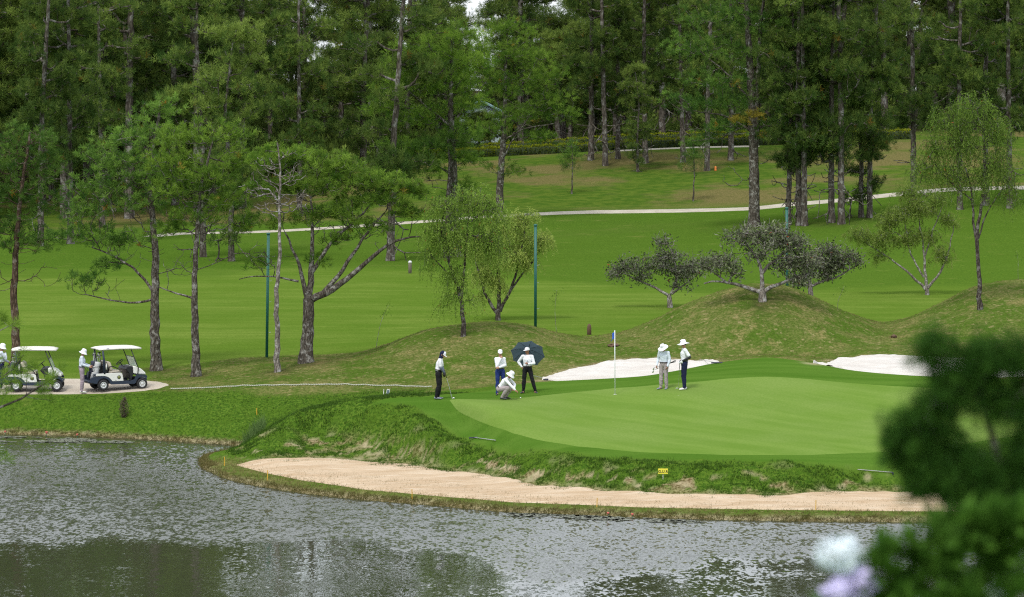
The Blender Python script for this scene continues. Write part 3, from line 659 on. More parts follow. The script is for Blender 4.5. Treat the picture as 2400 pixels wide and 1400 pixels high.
def broad_mesh(name, limbs, blobs, n=200, bare=None, seed=0, bark=None, leaf=None, leaves=15, ll=.17, lw=.06, spread=.17, bf=.15, tip=.014):
    r = np.random.default_rng(seed); tg = blob_targets(blobs, n, r); nb = len(tg)
    allt = tg if bare is None else np.concatenate([tg, bare])
    T, dirs = grow(limbs, allt, bf=bf, seed=seed, tip=tip, down=.2, wiggle=.22, lift=.0, ktrunk=8, kmax=.8)
    m = nb * leaves; c = np.repeat(tg, leaves, 0) + r.normal(0, spread, (m, 3)); dd = r.normal(0, 1, (m, 3)) + np.array([0, 0, -.15])
    # twiglets
    for i in range(nb):
        for _ in range(3):
            T.add([tg[i], tg[i] + r.normal(0, .20, 3) + dirs[i] * .12 + np.array([0, 0, .1])], [tip * .8, tip * .4], 3)
    pr = [np.array([[-lw * .5, .01, ll * .45], [0, 0, 0], [lw * .5, .01, ll * .45], [0, 0, ll]])]
    tint = np.clip(r.normal(.35, .28, m), 0, .94); tint = np.where(r.random(m) < .006, 1., tint)
    v, t = scatter(c, dd, pr, .6 + .7 * r.random(m), tint, r)
    return T.mesh(name + '_wood', bark), soup_mesh(name + '_leaves', v, t, leaf, 4)

# ---------------------------------------------------------------- trees beside the buggies and the mounds
px_tree('pine_tree', 'pine with a reddish trunk at the left edge, behind the roof of the left buggy', 'pine tree', (36, 872), 
        [([(36,872),(38,800),(33,700),(36,600),(45,480),(60,380),(70,310)], .21, .05)],
        [(60,330,100,40),(0,380,110,50),(110,400,50,60),(20,450,110,50),(110,480,60,40),(0,530,100,45),(70,570,90,30)], 250, M_needle, M_bark_red,
        bare=([(90,650,70,50),(-20,650,60,60),(60,580,90,40)], 60), seed=11, D=148)
px_tree('pine_tree', 'broad pine right behind the front of the right hand buggy, with low limbs reaching left', 'pine tree', (367, 868),
        [([(367,868),(362,760),(365,640),(362,560),(352,470),(350,380),(370,290),(375,240)], .24, .05),
         ([(363,700),(320,712),(260,706),(200,690)], .055, .02), ([(362,690),(330,640),(270,600),(215,580)], .07, .025)],
        [(375,255,60,35),(330,320,110,45),(260,370,80,50),(350,400,120,50),(235,430,80,40),(330,470,90,40),(200,490,70,40),(170,545,60,40),(280,560,90,40),(190,660,55,28),(250,620,50,25)], 330, M_needle, M_bark,
        bare=([(230,670,80,50),(430,620,50,50),(330,580,110,60),(300,500,110,60)], 130), seed=12)
px_tree('pine_tree', 'slimmer grey pine with bright green crown, rightmost of the two beside the buggies', 'pine tree', (459, 882),
        [([(459,882),(457,760),(454,700),(458,600),(462,540),(470,430),(500,330)], .19, .04), ([(455,700),(420,690),(370,672)], .05, .02)],
        [(535,310,40,28),(450,320,80,42),(550,370,40,40),(400,380,80,45),(480,410,90,45),(410,450,70,35),(520,470,70,40),(570,520,40,30),(450,510,80,30),(390,540,40,25)], 270, M_needle_bright, M_bark,
        bare=([(600,590,60,30),(420,620,60,50),(480,520,90,50),(450,460,90,60)], 130), seed=13)
px_tree('pine_tree', 'thin dying pine with mostly bare branches between the green post and the forked pine', 'pine tree', (650, 872),
        [([(650,872),(651,780),(647,700),(655,600),(655,500),(658,400),(650,335)], .13, .03)],
        [(605,380,25,16),(590,440,18,12),(700,360,30,15),(625,350,20,10)], 24, M_needle_bright, M_bark_pale,
        bare=([(655,400,75,55),(650,470,90,60),(600,440,50,50)], 170), seed=14, tip=.013)
px_tree('pine_tree', 'forked pine with a wide flat bright crown spreading right over the fairway', 'pine tree', (718, 850),
        [([(718,850),(721,770),(723,700)], .29, .22), ([(724,705),(765,688),(830,640),(880,595),(930,560),(985,555)], .17, .03), ([(723,700),(730,640),(732,560),(728,470)], .15, .04),
         ([(721,705),(705,640),(690,590),(668,545)], .12, .03), ([(729,640),(775,570),(835,515),(880,470)], .10, .03), ([(752,693),(800,640),(850,560),(900,500)], .11, .03),
         ([(700,660),(660,650),(610,645),(560,655)], .05, .015)],
        [(640,380,50,25),(700,362,60,22),(780,390,75,30),(850,415,75,30),(930,440,65,32),(985,455,30,20),(760,440,90,30),(860,470,80,25),(690,440,50,25),(720,510,50,22),(800,500,60,22),(640,450,40,25),(860,530,60,18),(640,520,30,16),(790,560,40,18),(740,610,25,16),(930,490,40,18),(600,620,30,14),(960,500,40,20),(680,430,40,25),(890,440,60,25)], 430, M_needle_bright, M_bark,
        bare=([(830,540,100,45),(620,610,70,35),(930,510,60,40),(700,480,60,40),(760,520,90,50),(900,560,60,30)], 300), seed=15, tufts=2)
px_tree('pine_tree', 'tall thick pine on the fairway behind the weeping bottlebrush, broad crown', 'pine tree', (1069, 602),
        [([(1069,602),(1063,480),(1062,400),(1058,330),(1055,200),(1060,90)], .40, .07), ([(1062,410),(1010,380),(950,370)], .09, .03), ([(1060,300),(1000,250),(940,200)], .09, .03), ([(1060,290),(1110,230),(1140,190)], .08, .03)],
        [(1055,85,85,35),(1000,135,100,40),(1090,150,80,40),(930,190,75,40),(1030,200,90,35),(900,250,55,35),(1100,235,50,30),(1000,275,90,30),(1080,310,60,25),(980,350,90,25),(1090,370,60,20),(1000,400,70,18),(1090,440,40,18)], 420, M_needle_bright, M_bark,
        seed=16, tufts=6, nl=.34, nw=.032, spread=.32, nn=24, tip=.015)
px_tree('pine_tree', 'slim dark pine trunk standing close on the left of the thick fairway pine', 'pine tree', (1046, 604),
        [([(1046,604),(1048,520),(1050,450),(1054,400),(1050,330)], .19, .05)],
        [(1010,340,40,18),(1070,330,40,15),(1075,520,18,10),(1040,480,25,12)], 50, M_needle, M_bark_dark, bare=([(1010,420,50,40)], 20), seed=17, tufts=5, nl=.36, nw=.032, spread=.45, nn=20, tip=.013)
px_tree('pine_tree', 'airy tall pine behind the bottlebrush pair, second big one right of the thick fairway pine', 'pine tree', (1170, 520),
        [([(1170,520),(1171,440),(1178,350),(1183,250),(1187,120),(1190,70)], .33, .06), ([(1180,330),(1230,300),(1300,290)], .08, .03), ([(1176,380),(1200,330),(1250,260)], .07, .02)],
        [(1190,70,60,30),(1150,120,80,35),(1230,130,70,35),(1130,180,60,30),(1270,180,60,35),(1190,210,80,30),(1290,235,50,25),(1220,270,90,25),(1320,270,40,20),(1160,300,60,20),(1270,320,60,16),(1180,400,50,16)], 330, M_needle_bright, M_bark,
        seed=18, tufts=6, nl=.36, nw=.034, spread=.34, nn=22, tip=.015)
big = px_tree('pine_tree', 'massive old pine with thick grey twin trunk, behind the gnarled tree on the mound', 'pine tree', (1767, 532),
        [([(1767,532),(1768,400),(1765,300),(1758,150),(1750,0),(1752,-150)], .42, .12), ([(1772,340),(1776,200),(1782,60),(1800,-60)], .24, .08),
         ([(1765,310),(1700,270),(1620,260)], .10, .03), ([(1768,300),(1840,290),(1940,275)], .10, .03), ([(1765,240),(1690,160),(1640,120)], .10, .03), ([(1778,220),(1850,140),(1900,60)], .12, .03)],
        [(1700,40,110,40),(1820,60,100,40),(1640,110,90,40),(1780,130,90,30),(1890,120,80,40),(1680,190,90,30),(1850,200,90,30),(1930,230,80,35),(1620,240,80,28),(1730,240,70,22),(1880,290,90,25),(1690,300,90,18),(1800,310,60,18),(1750,-70,170,70),(1830,370,40,14),(1640,330,50,12)], 520, M_needle, M_bark,
        bare=([(1740,420,60,50)], 14), seed=19, tufts=6, nl=.36, nw=.034, spread=.36, nn=24, tip=.017)
yb = [(1735,282,28,7),(1765,270,28,8),(1725,195,12,6)]
Yb = big.location.y; r_ = np.random.default_rng(5)
bl = [(x - big.location.x, y - Yb - 1.2, z - big.location.z, a, c, d) for x, y, z, a, c, d in px_blobs(yb, Yb)]
tg = blob_targets(bl, 34, r_); v_, t_ = scatter(np.repeat(tg, 2, 0) + r_.normal(0, .12, (len(tg) * 2, 3)), np.tile([0, 0, 1.], (len(tg) * 2, 1)) + r_.normal(0, .4, (len(tg) * 2, 3)), [tuft_proto(20, .36, .034, r_)], np.ones(len(tg) * 2), r_.random(len(tg) * 2) * .9, r_)
link('yellowed_spray', soup_mesh('yellowed_spray', v_, t_, M_needle_yellow), big)

# weeping and upright bottlebrush trees
px_tree('bottlebrush_tree', 'weeping bottlebrush on the crest of the mound behind the golfers', 'tree', (1086, 789),
        [([(1086,789),(1085,740),(1080,690),(1060,640),(1045,590),(1030,530),(1050,480)], .10, .03), ([(1082,700),(1085,640),(1095,560),(1100,480)], .07, .02), ([(1072,665),(1040,630),(1010,600)], .04, .02)],
        [(1100,455,45,22),(1040,480,40,25),(1140,490,50,28),(1020,540,35,30),(1080,550,60,40),(1005,600,16,25),(1150,560,40,40),(1070,640,30,25),(1060,690,25,18),(1105,700,14,12)], 330, M_droop, M_bark_dark,
        bare=([(1090,490,60,40)], 60), seed=21, builder=droop_mesh, slen=1.0, strands=4)
px_tree('bottlebrush_tree', 'multi stemmed bottlebrush with yellowish tips, right of the weeping one', 'tree', (1168, 752),
        [([(1168,754),(1168,730),(1170,700),(1168,640),(1172,580),(1180,540)], .12, .03), ([(1165,735),(1140,700),(1122,650),(1115,600)], .09, .03), ([(1172,730),(1195,690),(1215,620),(1225,560),(1235,510)], .09, .02), ([(1175,720),(1210,660),(1250,610),(1275,570)], .07, .02)],
        [(1225,510,35,20),(1180,530,45,28),(1240,560,35,25),(1275,560,26,18),(1130,570,35,35),(1190,600,55,32),(1235,610,25,20),(1130,640,25,30),(1125,690,10,16),(1165,660,22,20)], 360, M_droop_pale, M_bark_dark,
        seed=22, builder=droop_mesh, slen=.6, strands=5, up=.5)
px_tree('bottlebrush_tree', 'tall slender weeping tree on the right hand mound', 'tree', (2297, 726),
        [([(2297,728),(2295,640),(2290,590),(2292,520),(2310,430),(2308,330),(2290,260)], .11, .03), ([(2292,600),(2280,500),(2275,420),(2240,350)], .07, .02), ([(2293,560),(2320,480),(2360,430)], .04, .015), ([(2278,470),(2240,440),(2200,400),(2180,370)], .04, .015)],
        [(2280,240,50,30),(2230,280,50,35),(2330,290,40,35),(2200,340,45,35),(2270,330,60,40),(2340,370,40,40),(2170,390,35,30),(2230,400,50,35),(2310,410,50,30),(2370,440,30,30)], 350, M_droop, M_bark_dark,
        bare=([(2290,330,60,60)], 60), seed=23, builder=droop_mesh, slen=1.1, strands=4)
px_tree('bottlebrush_tree', 'low spreading bottlebrush with many stems and creamy tips, between the two mounds', 'tree', (2173, 692),
        [([(2173,695),(2172,675),(2168,640),(2165,580),(2155,520)], .10, .03), ([(2170,680),(2130,640),(2080,600),(2030,570)], .08, .02), ([(2175,675),(2205,640),(2225,590),(2235,530)], .08, .02), ([(2165,650),(2130,590),(2120,520)], .06, .02), ([(2168,600),(2190,530),(2210,480)], .05, .02)],
        [(2010,545,30,20),(2060,560,40,25),(2110,500,40,25),(2130,450,35,20),(2160,490,40,28),(2200,460,25,22),(2225,510,20,25),(2080,520,30,20),(2060,600,25,12),(2170,550,30,20),(2210,600,25,25),(2120,560,30,25)], 330, M_droop_pale, M_bark_pale,
        seed=24, builder=droop_mesh, slen=.5, strands=5, up=.6, upr=.2)
# gnarled broadleaf trees
px_tree('gnarled_tree', 'low gnarled tree on the left flank of the big mound', 'tree', (1571, 722),
        [([(1571,725),(1571,705),(1568,690)], .13, .10), ([(1566,692),(1530,672),(1500,660),(1460,640)], .08, .02), ([(1572,690),(1590,650),(1575,590),(1560,560)], .07, .02), ([(1574,690),(1600,670),(1640,640)], .06, .02)],
        [(1450,640,30,22),(1490,625,40,22),(1540,620,40,28),(1590,640,40,30),(1555,570,25,15),(1620,630,35,22),(1500,650,30,15),(1580,600,40,15),(1600,670,25,12)], 260, M_broad, M_bark_pale,
        bare=([(1560,590,40,30)], 30), seed=31, builder=broad_mesh)
px_tree('gnarled_tree', 'wide gnarled tree with pale limbs on top of the big mound', 'tree', (1787, 706),
        [([(1787,708),(1787,695),(1786,680)], .16, .13), ([(1783,685),(1750,670),(1710,665),(1680,655),(1650,665)], .10, .03), ([(1786,682),(1788,650),(1785,620),(1765,600),(1750,570)], .11, .03), ([(1790,684),(1820,665),(1850,655),(1890,645)], .10, .03), ([(1787,640),(1800,620),(1830,600),(1850,580)], .08, .03), ([(1705,665),(1680,640),(1650,625)], .05, .02)],
        [(1720,560,30,14),(1760,550,45,16),(1810,545,40,16),(1800,575,60,18),(1860,570,40,25),(1880,610,45,28),(1840,620,40,25),(1690,615,40,22),(1650,620,25,18),(1720,640,30,12),(1890,650,35,15),(1780,600,30,12)], 360, M_broad, M_bark_pale,
        bare=([(1760,580,60,30)], 30), seed=32, builder=broad_mesh)
px_tree('gnarled_tree', 'gnarled tree partly hidden behind the right flank of the big mound', 'tree', (1900, 693),
        [([(1900,702),(1902,680),(1898,665)], .11, .09), ([(1900,672),(1930,658),(1970,650),(1995,625),(2020,615)], .07, .02), ([(1898,668),(1890,640),(1900,600)], .07, .02), ([(1898,670),(1870,665),(1840,650)], .05, .02)],
        [(1940,590,35,14),(1960,620,40,18),(1910,620,30,18),(2010,612,18,8),(1930,640,30,14),(1990,600,20,10),(1870,660,25,12)], 170, M_broad, M_bark_pale,
        bare=([(1980,610,30,20)], 20), seed=33, builder=broad_mesh, D=153)

# young thin pines on the slope
for i, (bx, by, h, lb) in enumerate([(1340, 455, 120, 'young thin pine with rusty lower needles on the slope'), (1625, 472, 145, 'young thin pine standing between the hillside trunks, just above the path')]):
    px_tree('young_pine', lb, 'young pine', (bx, by), [([(bx, by), (bx + 2, by - h * .5), (bx, by - h)], .07, .02)],
            [(bx, by - h * .95, 18, 14), (bx, by - h * .75, 28, 14), (bx - 5, by - h * .55, 26, 10)], 45, M_needle, M_bark_far, seed=40 + i, tufts=4, nl=.34, nw=.03, spread=.3, nn=14, tip=.01)

# ---------------------------------------------------------------- hillside and forest pines: four tall forms, copied
def tall_form(seed, H, cr0, W, n, bark, leaf, bare_n=14, lean=0., layers=7):
    r = np.random.default_rng(seed); top = np.array([lean, 0, H])
    trunk = [(0, 0, -.3), (lean * .1 + r.normal(0, .1), 0, H * .3), (lean * .5 + r.normal(0, .25), r.normal(0, .2), H * .65), tuple(top)]
    bl = []
    for k in range(layers * 4):
        f = r.random() ** .8; z = H * (cr0 + (1.0 - cr0) * f); w = W * (.35 + .75 * math.sin(math.pi * min(1, .15 + .8 * (1 - f)))) * (.5 + .6 * r.random())
        a = r.random() * 2 * math.pi; bl.append((lean * f + math.cos(a) * w * .62, math.sin(a) * w * .62, z + w * .12, .95 + .5 * r.random(), .95 + .5 * r.random(), .38 + .2 * r.random()))
    bl.append((lean, 0, H - .2, 1.0, 1.0, .8))
    bare = np.array([(math.cos(a) * q, math.sin(a) * q, z) for a, q, z in zip(r.random(bare_n) * 6.28, .6 + r.random(bare_n) * 1.8, H * (cr0 - .18 + .25 * r.random(bare_n)))])
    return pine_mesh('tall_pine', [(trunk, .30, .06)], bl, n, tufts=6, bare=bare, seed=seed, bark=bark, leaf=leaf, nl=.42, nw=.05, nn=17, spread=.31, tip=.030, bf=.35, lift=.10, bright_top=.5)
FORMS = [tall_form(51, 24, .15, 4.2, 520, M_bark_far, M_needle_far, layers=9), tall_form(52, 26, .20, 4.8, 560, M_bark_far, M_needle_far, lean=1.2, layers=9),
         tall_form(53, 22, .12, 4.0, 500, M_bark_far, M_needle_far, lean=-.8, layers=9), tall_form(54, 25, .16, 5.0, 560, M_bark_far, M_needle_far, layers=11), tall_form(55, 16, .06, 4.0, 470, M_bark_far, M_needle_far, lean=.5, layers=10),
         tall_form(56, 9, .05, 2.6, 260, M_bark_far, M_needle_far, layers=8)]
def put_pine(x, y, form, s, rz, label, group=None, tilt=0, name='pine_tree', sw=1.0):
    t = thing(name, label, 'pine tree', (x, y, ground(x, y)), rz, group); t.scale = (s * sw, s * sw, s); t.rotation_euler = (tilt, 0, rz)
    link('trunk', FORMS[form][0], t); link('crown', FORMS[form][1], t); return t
hs = [(1385,376,0,.95,'hillside pine with pale lichened trunk, leftmost of those below the hedge'), (1419,389,1,.9,'reddish hillside pine just right of the leftmost pale one'),
      (1448,373,2,.8,'hillside pine, third trunk below the hedge counting from the left'), (1513,383,3,.9,'hillside pine with a patch of bare earth at its foot'),
      (1495,403,4,.55,'short white barked pine in front of the bare earth patch'), (1601,381,0,.85,'hillside pine on the crest, left of the thin young one'),
      (1657,401,1,.85,'hillside pine leaning slightly, left of the massive old pine'), (1713,376,2,.9,'hillside pine directly beside the massive old pine trunk'),
      (1848,528,2,.72,'path side pine right behind the blue green post'), (1873,529,3,.80,'left one of two close pines right of the blue green post'),
      (1886,530,0,.82,'right one of two close pines right of the blue green post'), (1949,523,2,.85,'slim straight dark pine beside the path, left of the pale leaning one'),
      (1972,526,3,.9,'pale pine leaning a little beside the path'), (2017,510,4,.7,'short dark trunked pine beside the path, left one of a leaning pair'),
      (2038,511,1,.75,'short pine leaning right beside the path, right one of a pair'), (2142,470,0,.85,'dark pine behind the creamy tipped bottlebrush'),
      (2250,492,1,.8,'pine between the creamy tipped bottlebrush and the slender weeping tree'), (2311,482,3,.85,'pine directly behind the slender weeping tree'),
      (2367,489,0,.85,'pine at the right edge on the lawn above the right hand mound'),
      (915,612,2,.95,'straight pine trunk rising behind the forked pine crown, on the near side of the path'), (702,508,0,.8,'pine beyond the path, seen through the forked pine crown'),
      (541,613,4,.75,'small trunked pine left of the left green post'), (476,603,2,.8,'pine trunk seen just right of the slimmer grey pine'),
      (240,532,3,.8,'pine beyond the lawn above the left fairway'), (95,578,1,.85,'pine beside the far path at the left, first trunk from the edge'), (165,572,0,.85,'pine beside the far path at the left, second trunk from the edge')]
r = np.random.default_rng(77)
taken = []
for px_, py_, f, s, lb in hs:
    h = hit(px_, py_); taken.append((h[0], h[1])); t = put_pine(h[0], h[1], f, s * (1.2 if s > .6 else 1), r.random() * 6.28, lb, tilt=r.normal(0, .015), sw=.8)
# the forest behind
def gap(px, D): return abs(px - 1120) < (38 if D > 500 else 52)
MARKS = [(-150, 'beyond the left edge trees'), (60, 'above the left hand buggy'), (230, 'behind the low limbs of the broad pine'), (367, 'behind the crown of the broad pine'), (480, 'behind the slimmer grey pine'), (640, 'behind the thin dying pine'), (790, 'behind the flat forked crown'), (930, 'left of the thick fairway pine'),
         (1060, 'behind the thick fairway pine'), (1180, 'behind the airy tall pine'), (1320, 'above the left half of the hedge'), (1480, 'above the bare earth patch'), (1620, 'left of the massive old pine'), (1770, 'behind the massive old pine'), (1880, 'behind the pair of close pines'), (2010, 'behind the leaning path side pines'), (2150, 'above the creamy tipped bottlebrush'), (2300, 'behind the slender weeping tree'), (2450, 'at the far right edge')]
def mark(q): return min(MARKS, key=lambda m_: abs(m_[0] - q))[1]
nf = 0
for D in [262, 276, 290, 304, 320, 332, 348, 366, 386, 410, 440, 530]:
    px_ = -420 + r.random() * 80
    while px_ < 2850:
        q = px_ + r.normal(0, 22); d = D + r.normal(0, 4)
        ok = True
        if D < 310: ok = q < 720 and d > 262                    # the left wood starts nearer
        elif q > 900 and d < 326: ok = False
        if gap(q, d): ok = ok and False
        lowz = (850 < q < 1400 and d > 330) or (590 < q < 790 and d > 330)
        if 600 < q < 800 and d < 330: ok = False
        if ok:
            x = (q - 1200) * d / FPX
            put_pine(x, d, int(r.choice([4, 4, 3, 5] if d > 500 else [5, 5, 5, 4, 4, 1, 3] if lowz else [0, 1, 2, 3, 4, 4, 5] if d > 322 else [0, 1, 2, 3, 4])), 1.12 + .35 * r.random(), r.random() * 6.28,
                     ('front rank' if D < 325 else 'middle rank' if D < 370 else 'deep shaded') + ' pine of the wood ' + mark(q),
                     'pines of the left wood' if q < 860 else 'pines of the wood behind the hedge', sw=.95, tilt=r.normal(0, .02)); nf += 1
        px_ += (118 if D < 300 else 105) * 330 / D * (1.05 if q < 850 else 1.0) + r.random() * 25
for q, d, s_ in [(1098, 400, .62), (1122, 404, .70), (1150, 402, .66), (1135, 396, .5)]:
    x = (q - 1200) * d / FPX; put_pine(x, d, 5, s_, r.random() * 6, 'low young pine in front of the pale gabled house', 'young pines before the pale house')
print('forest pines', nf)
# undergrowth at the foot of the wood
def bush_mesh(seed, leafmat, w=1.6, h=1.3, n=1500):
    r = np.random.default_rng(seed); d = r.normal(size=(n, 3)); d /= np.linalg.norm(d, axis=1)[:, None]; d[:, 2] = np.abs(d[:, 2])
    c = d * (r.random(n) ** .4)[:, None] * np.array([w, w, h]) * (1 + .35 * np.sin(d[:, 0:1] * 5 + seed) * np.cos(d[:, 1:2] * 4)); pr = [np.array([[-.06, 0, .1], [0, 0, 0], [.06, 0, .1], [0, 0, .24]])]
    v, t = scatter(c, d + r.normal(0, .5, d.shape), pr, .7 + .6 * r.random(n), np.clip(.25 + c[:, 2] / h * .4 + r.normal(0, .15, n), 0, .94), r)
    return soup_mesh('bush', v, t, leafmat, 4)
BUSH = [bush_mesh(k, M_needle_far) for k in range(3)]
for k in range(150):
    q = -300 + 3100 * r.random(); d = (320 if q > 900 else 300) + r.random() * 110 + (10 if q > 900 else 0)
    if abs(q - 1120) < 60 or abs(q-1300) < 60: continue
    x = (q - 1200) * d / FPX; o = link('bush', BUSH[k % 3], loc=(x, d, ground(x, d) - .1), rot=(0, 0, r.random() * 6)); s = .9 + 1.3 * r.random(); o.scale = (s, s, s * (.8 + .8 * r.random()))
    tag(o, 'dark low bush in the undergrowth ' + mark(q), 'bush', 'bushes in the undergrowth of the wood')
# ---------------------------------------------------------------- small builders
def cyl_pts(tb, a, b, r0, r1=None, k=8):
    tb.add([a, b], [r0, r0 if r1 is None else r1], k)
def tubes_obj(name, segs, m, parent=None, k=8, caps=True):
    """segs: list of (points, radius)"""
    bm = bmesh.new()
    for pts, rad in segs:
        pts = np.asarray(pts, float); n = len(pts); rad = np.full(n, rad) if np.isscalar(rad) else np.asarray(rad)
        d = np.gradient(pts, axis=0); d /= np.linalg.norm(d, axis=1)[:, None] + 1e-9
        ref = np.array([0., 1, 0]) if abs(d[:, 1]).mean() < .8 else np.array([1., 0, 0])
        rings = []
        for p, q, rr in zip(pts, d, rad):
            a = np.cross(q, ref); a /= np.linalg.norm(a) + 1e-9; b = np.cross(q, a)
            rings.append([bm.verts.new(p + (a * math.cos(t) + b * math.sin(t)) * rr) for t in np.linspace(0, 2 * math.pi, k, endpoint=False)])
        for r0, r1 in zip(rings[:-1], rings[1:]):
            for i in range(k): bm.faces.new((r0[i], r0[(i + 1) % k], r1[(i + 1) % k], r1[i]))
        if caps: bm.faces.new(rings[0][::-1]); bm.faces.new(rings[-1])
    bmesh.ops.recalc_face_normals(bm, faces=bm.faces)
    for f in bm.faces: f.smooth = k > 6 and len(f.verts) == 4
    return bm_obj(name, bm, m, parent)
def bm_obj(name, bm, m, parent=None, bevel=0):
    me = bpy.data.meshes.new(name); bm.to_mesh(me); bm.free(); me.materials.append(m)
    o = link(name, me, parent)
    if bevel:
        md = o.modifiers.new('bevel', 'BEVEL'); md.width = bevel; md.segments = 2; md.limit_method = 'ANGLE'; md.angle_limit = R(40)
    return o
def box_obj(name, boxes, m, parent=None, bevel=0):
    bm = bmesh.new()
    for (x0, y0, z0, x1, y1, z1) in boxes:
        mt = Matrix.Translation(((x0 + x1) / 2, (y0 + y1) / 2, (z0 + z1) / 2)) @ Matrix.Diagonal((x1 - x0, y1 - y0, z1 - z0, 1))
        bmesh.ops.create_cube(bm, size=1, matrix=mt)
    return bm_obj(name, bm, m, parent, bevel)
def prism_obj(name, prof, y0, y1, m, parent=None, bevel=0):
    """profile in x,z extruded from y0 to y1"""
    bm = bmesh.new(); a = [bm.verts.new((x, y0, z)) for x, z in prof]; b = [bm.verts.new((x, y1, z)) for x, z in prof]; n = len(prof)
    bm.faces.new(a); bm.faces.new(b[::-1])
    for i in range(n): bm.faces.new((a[i], b[i], b[(i + 1) % n], a[(i + 1) % n]))
    bmesh.ops.recalc_face_normals(bm, faces=bm.faces); return bm_obj(name, bm, m, parent, bevel)
def lathe_bm(bm, prof, mtx=Matrix(), k=20, closed=False):
    rings = []
    for r_, z in prof: rings.append([bm.verts.new(mtx @ Vector((math.cos(t) * r_, math.sin(t) * r_, z))) for t in np.linspace(0, 2 * math.pi, k, endpoint=False)])
    for r0, r1 in zip(rings[:-1], rings[1:]):
        for i in range(k): f = bm.faces.new((r0[i], r0[(i + 1) % k], r1[(i + 1) % k], r1[i])); f.smooth = True
    if closed: bm.faces.new(rings[0][::-1]); bm.faces.new(rings[-1])
def lathe_obj(name, prof, m, parent=None, mtx=Matrix(), k=20, closed=True):
    bm = bmesh.new(); lathe_bm(bm, prof, mtx, k, closed); bmesh.ops.recalc_face_normals(bm, faces=bm.faces); return bm_obj(name, bm, m, parent)

M_white = mat('white_paint', (.74, .73, .68), .35); M_roof = mat('cart_roof_plastic', (.70, .68, .60), .45); M_navy = mat('navy_plastic', (.020, .030, .055), .45)
M_black = mat('black_plastic', (.012, .012, .014), .5); M_tyre = mat('tyre_rubber', (.018, .018, .02), .8); M_rim = mat('wheel_cover', (.62, .62, .62), .35, .3)
M_beige = mat('seat_vinyl', (.52, .46, .36), .5); M_glass = mat('windshield_acrylic', (.9, .95, .95), .08, Alpha=.38); M_steel = mat('steel', (.6, .6, .6), .3, .9)
M_bag = mat('golf_bag_fabric', (.50, .51, .50), .7); M_bagdark = mat('dark_bag_fabric', (.03, .035, .06), .7); M_olive = mat('olive_emblem', (.22, .24, .07), .5); M_blue_ink = mat('blue_ink', (.03, .03, .22), .5)
M_skin = mat('skin', (.42, .22, .14), .55); M_tan = mat('tanned_skin', (.30, .14, .08), .55)
def cloth(name, c, amp=.15):
    m = mat(name, c, .85, spec=.2); g = G(m); p = g.objc(); n = g.noise(p, 14, 3, .6, stretch=(1, 1, .5)); w = g.noise(p, 7, 3, .6)
    g.color(g.mix(g.rng(w, .3, .7), tuple(x * (1 - amp) for x in c), c)); g.bump(n, .6, .03); return m
M_shirt = cloth('white_shirt', (.76, .77, .80), .08); M_shirt_blue = cloth('pale_blue_shirt', (.62, .68, .76), .10); M_blackcloth = cloth('black_trousers', (.012, .012, .014))
M_bluecloth = cloth('blue_trousers', (.018, .035, .16)); M_navycloth = cloth('navy_trousers', (.012, .016, .05)); M_lilac = cloth('lilac_grey_trousers', (.34, .27, .31)); M_greycloth = cloth('warm_grey_trousers', (.36, .31, .31))
M_hat = cloth('white_hat', (.80, .80, .83), .06); M_greysleeve = cloth('grey_blue_sleeve', (.16, .19, .25)); M_greyshoe = mat('grey_shoe', (.20, .22, .27), .6); M_darkshoe = mat('dark_shoe', (.03, .033, .04), .5); M_whiteshoe = mat('white_shoe', (.72, .70, .66), .5)
M_belt = mat('belt_leather', (.03, .02, .015), .5); M_sock = mat('black_sock', (.01, .01, .01), .9)
M_umb = mat('umbrella_cloth', (.055, .078, .088), .6); _g = G(M_umb)
_tr = _g.n.new('ShaderNodeBsdfTranslucent'); _tr.inputs['Color'].default_value = (.12, .17, .21, 1); _mx = _g.n.new('ShaderNodeMixShader'); _mx.inputs[0].default_value = .35
_g.l(_g.b.outputs[0], _mx.inputs[1]); _g.l(_tr.outputs[0], _mx.inputs[2]); _g.l(_mx.outputs[0], _g.n['Material Output'].inputs['Surface'])

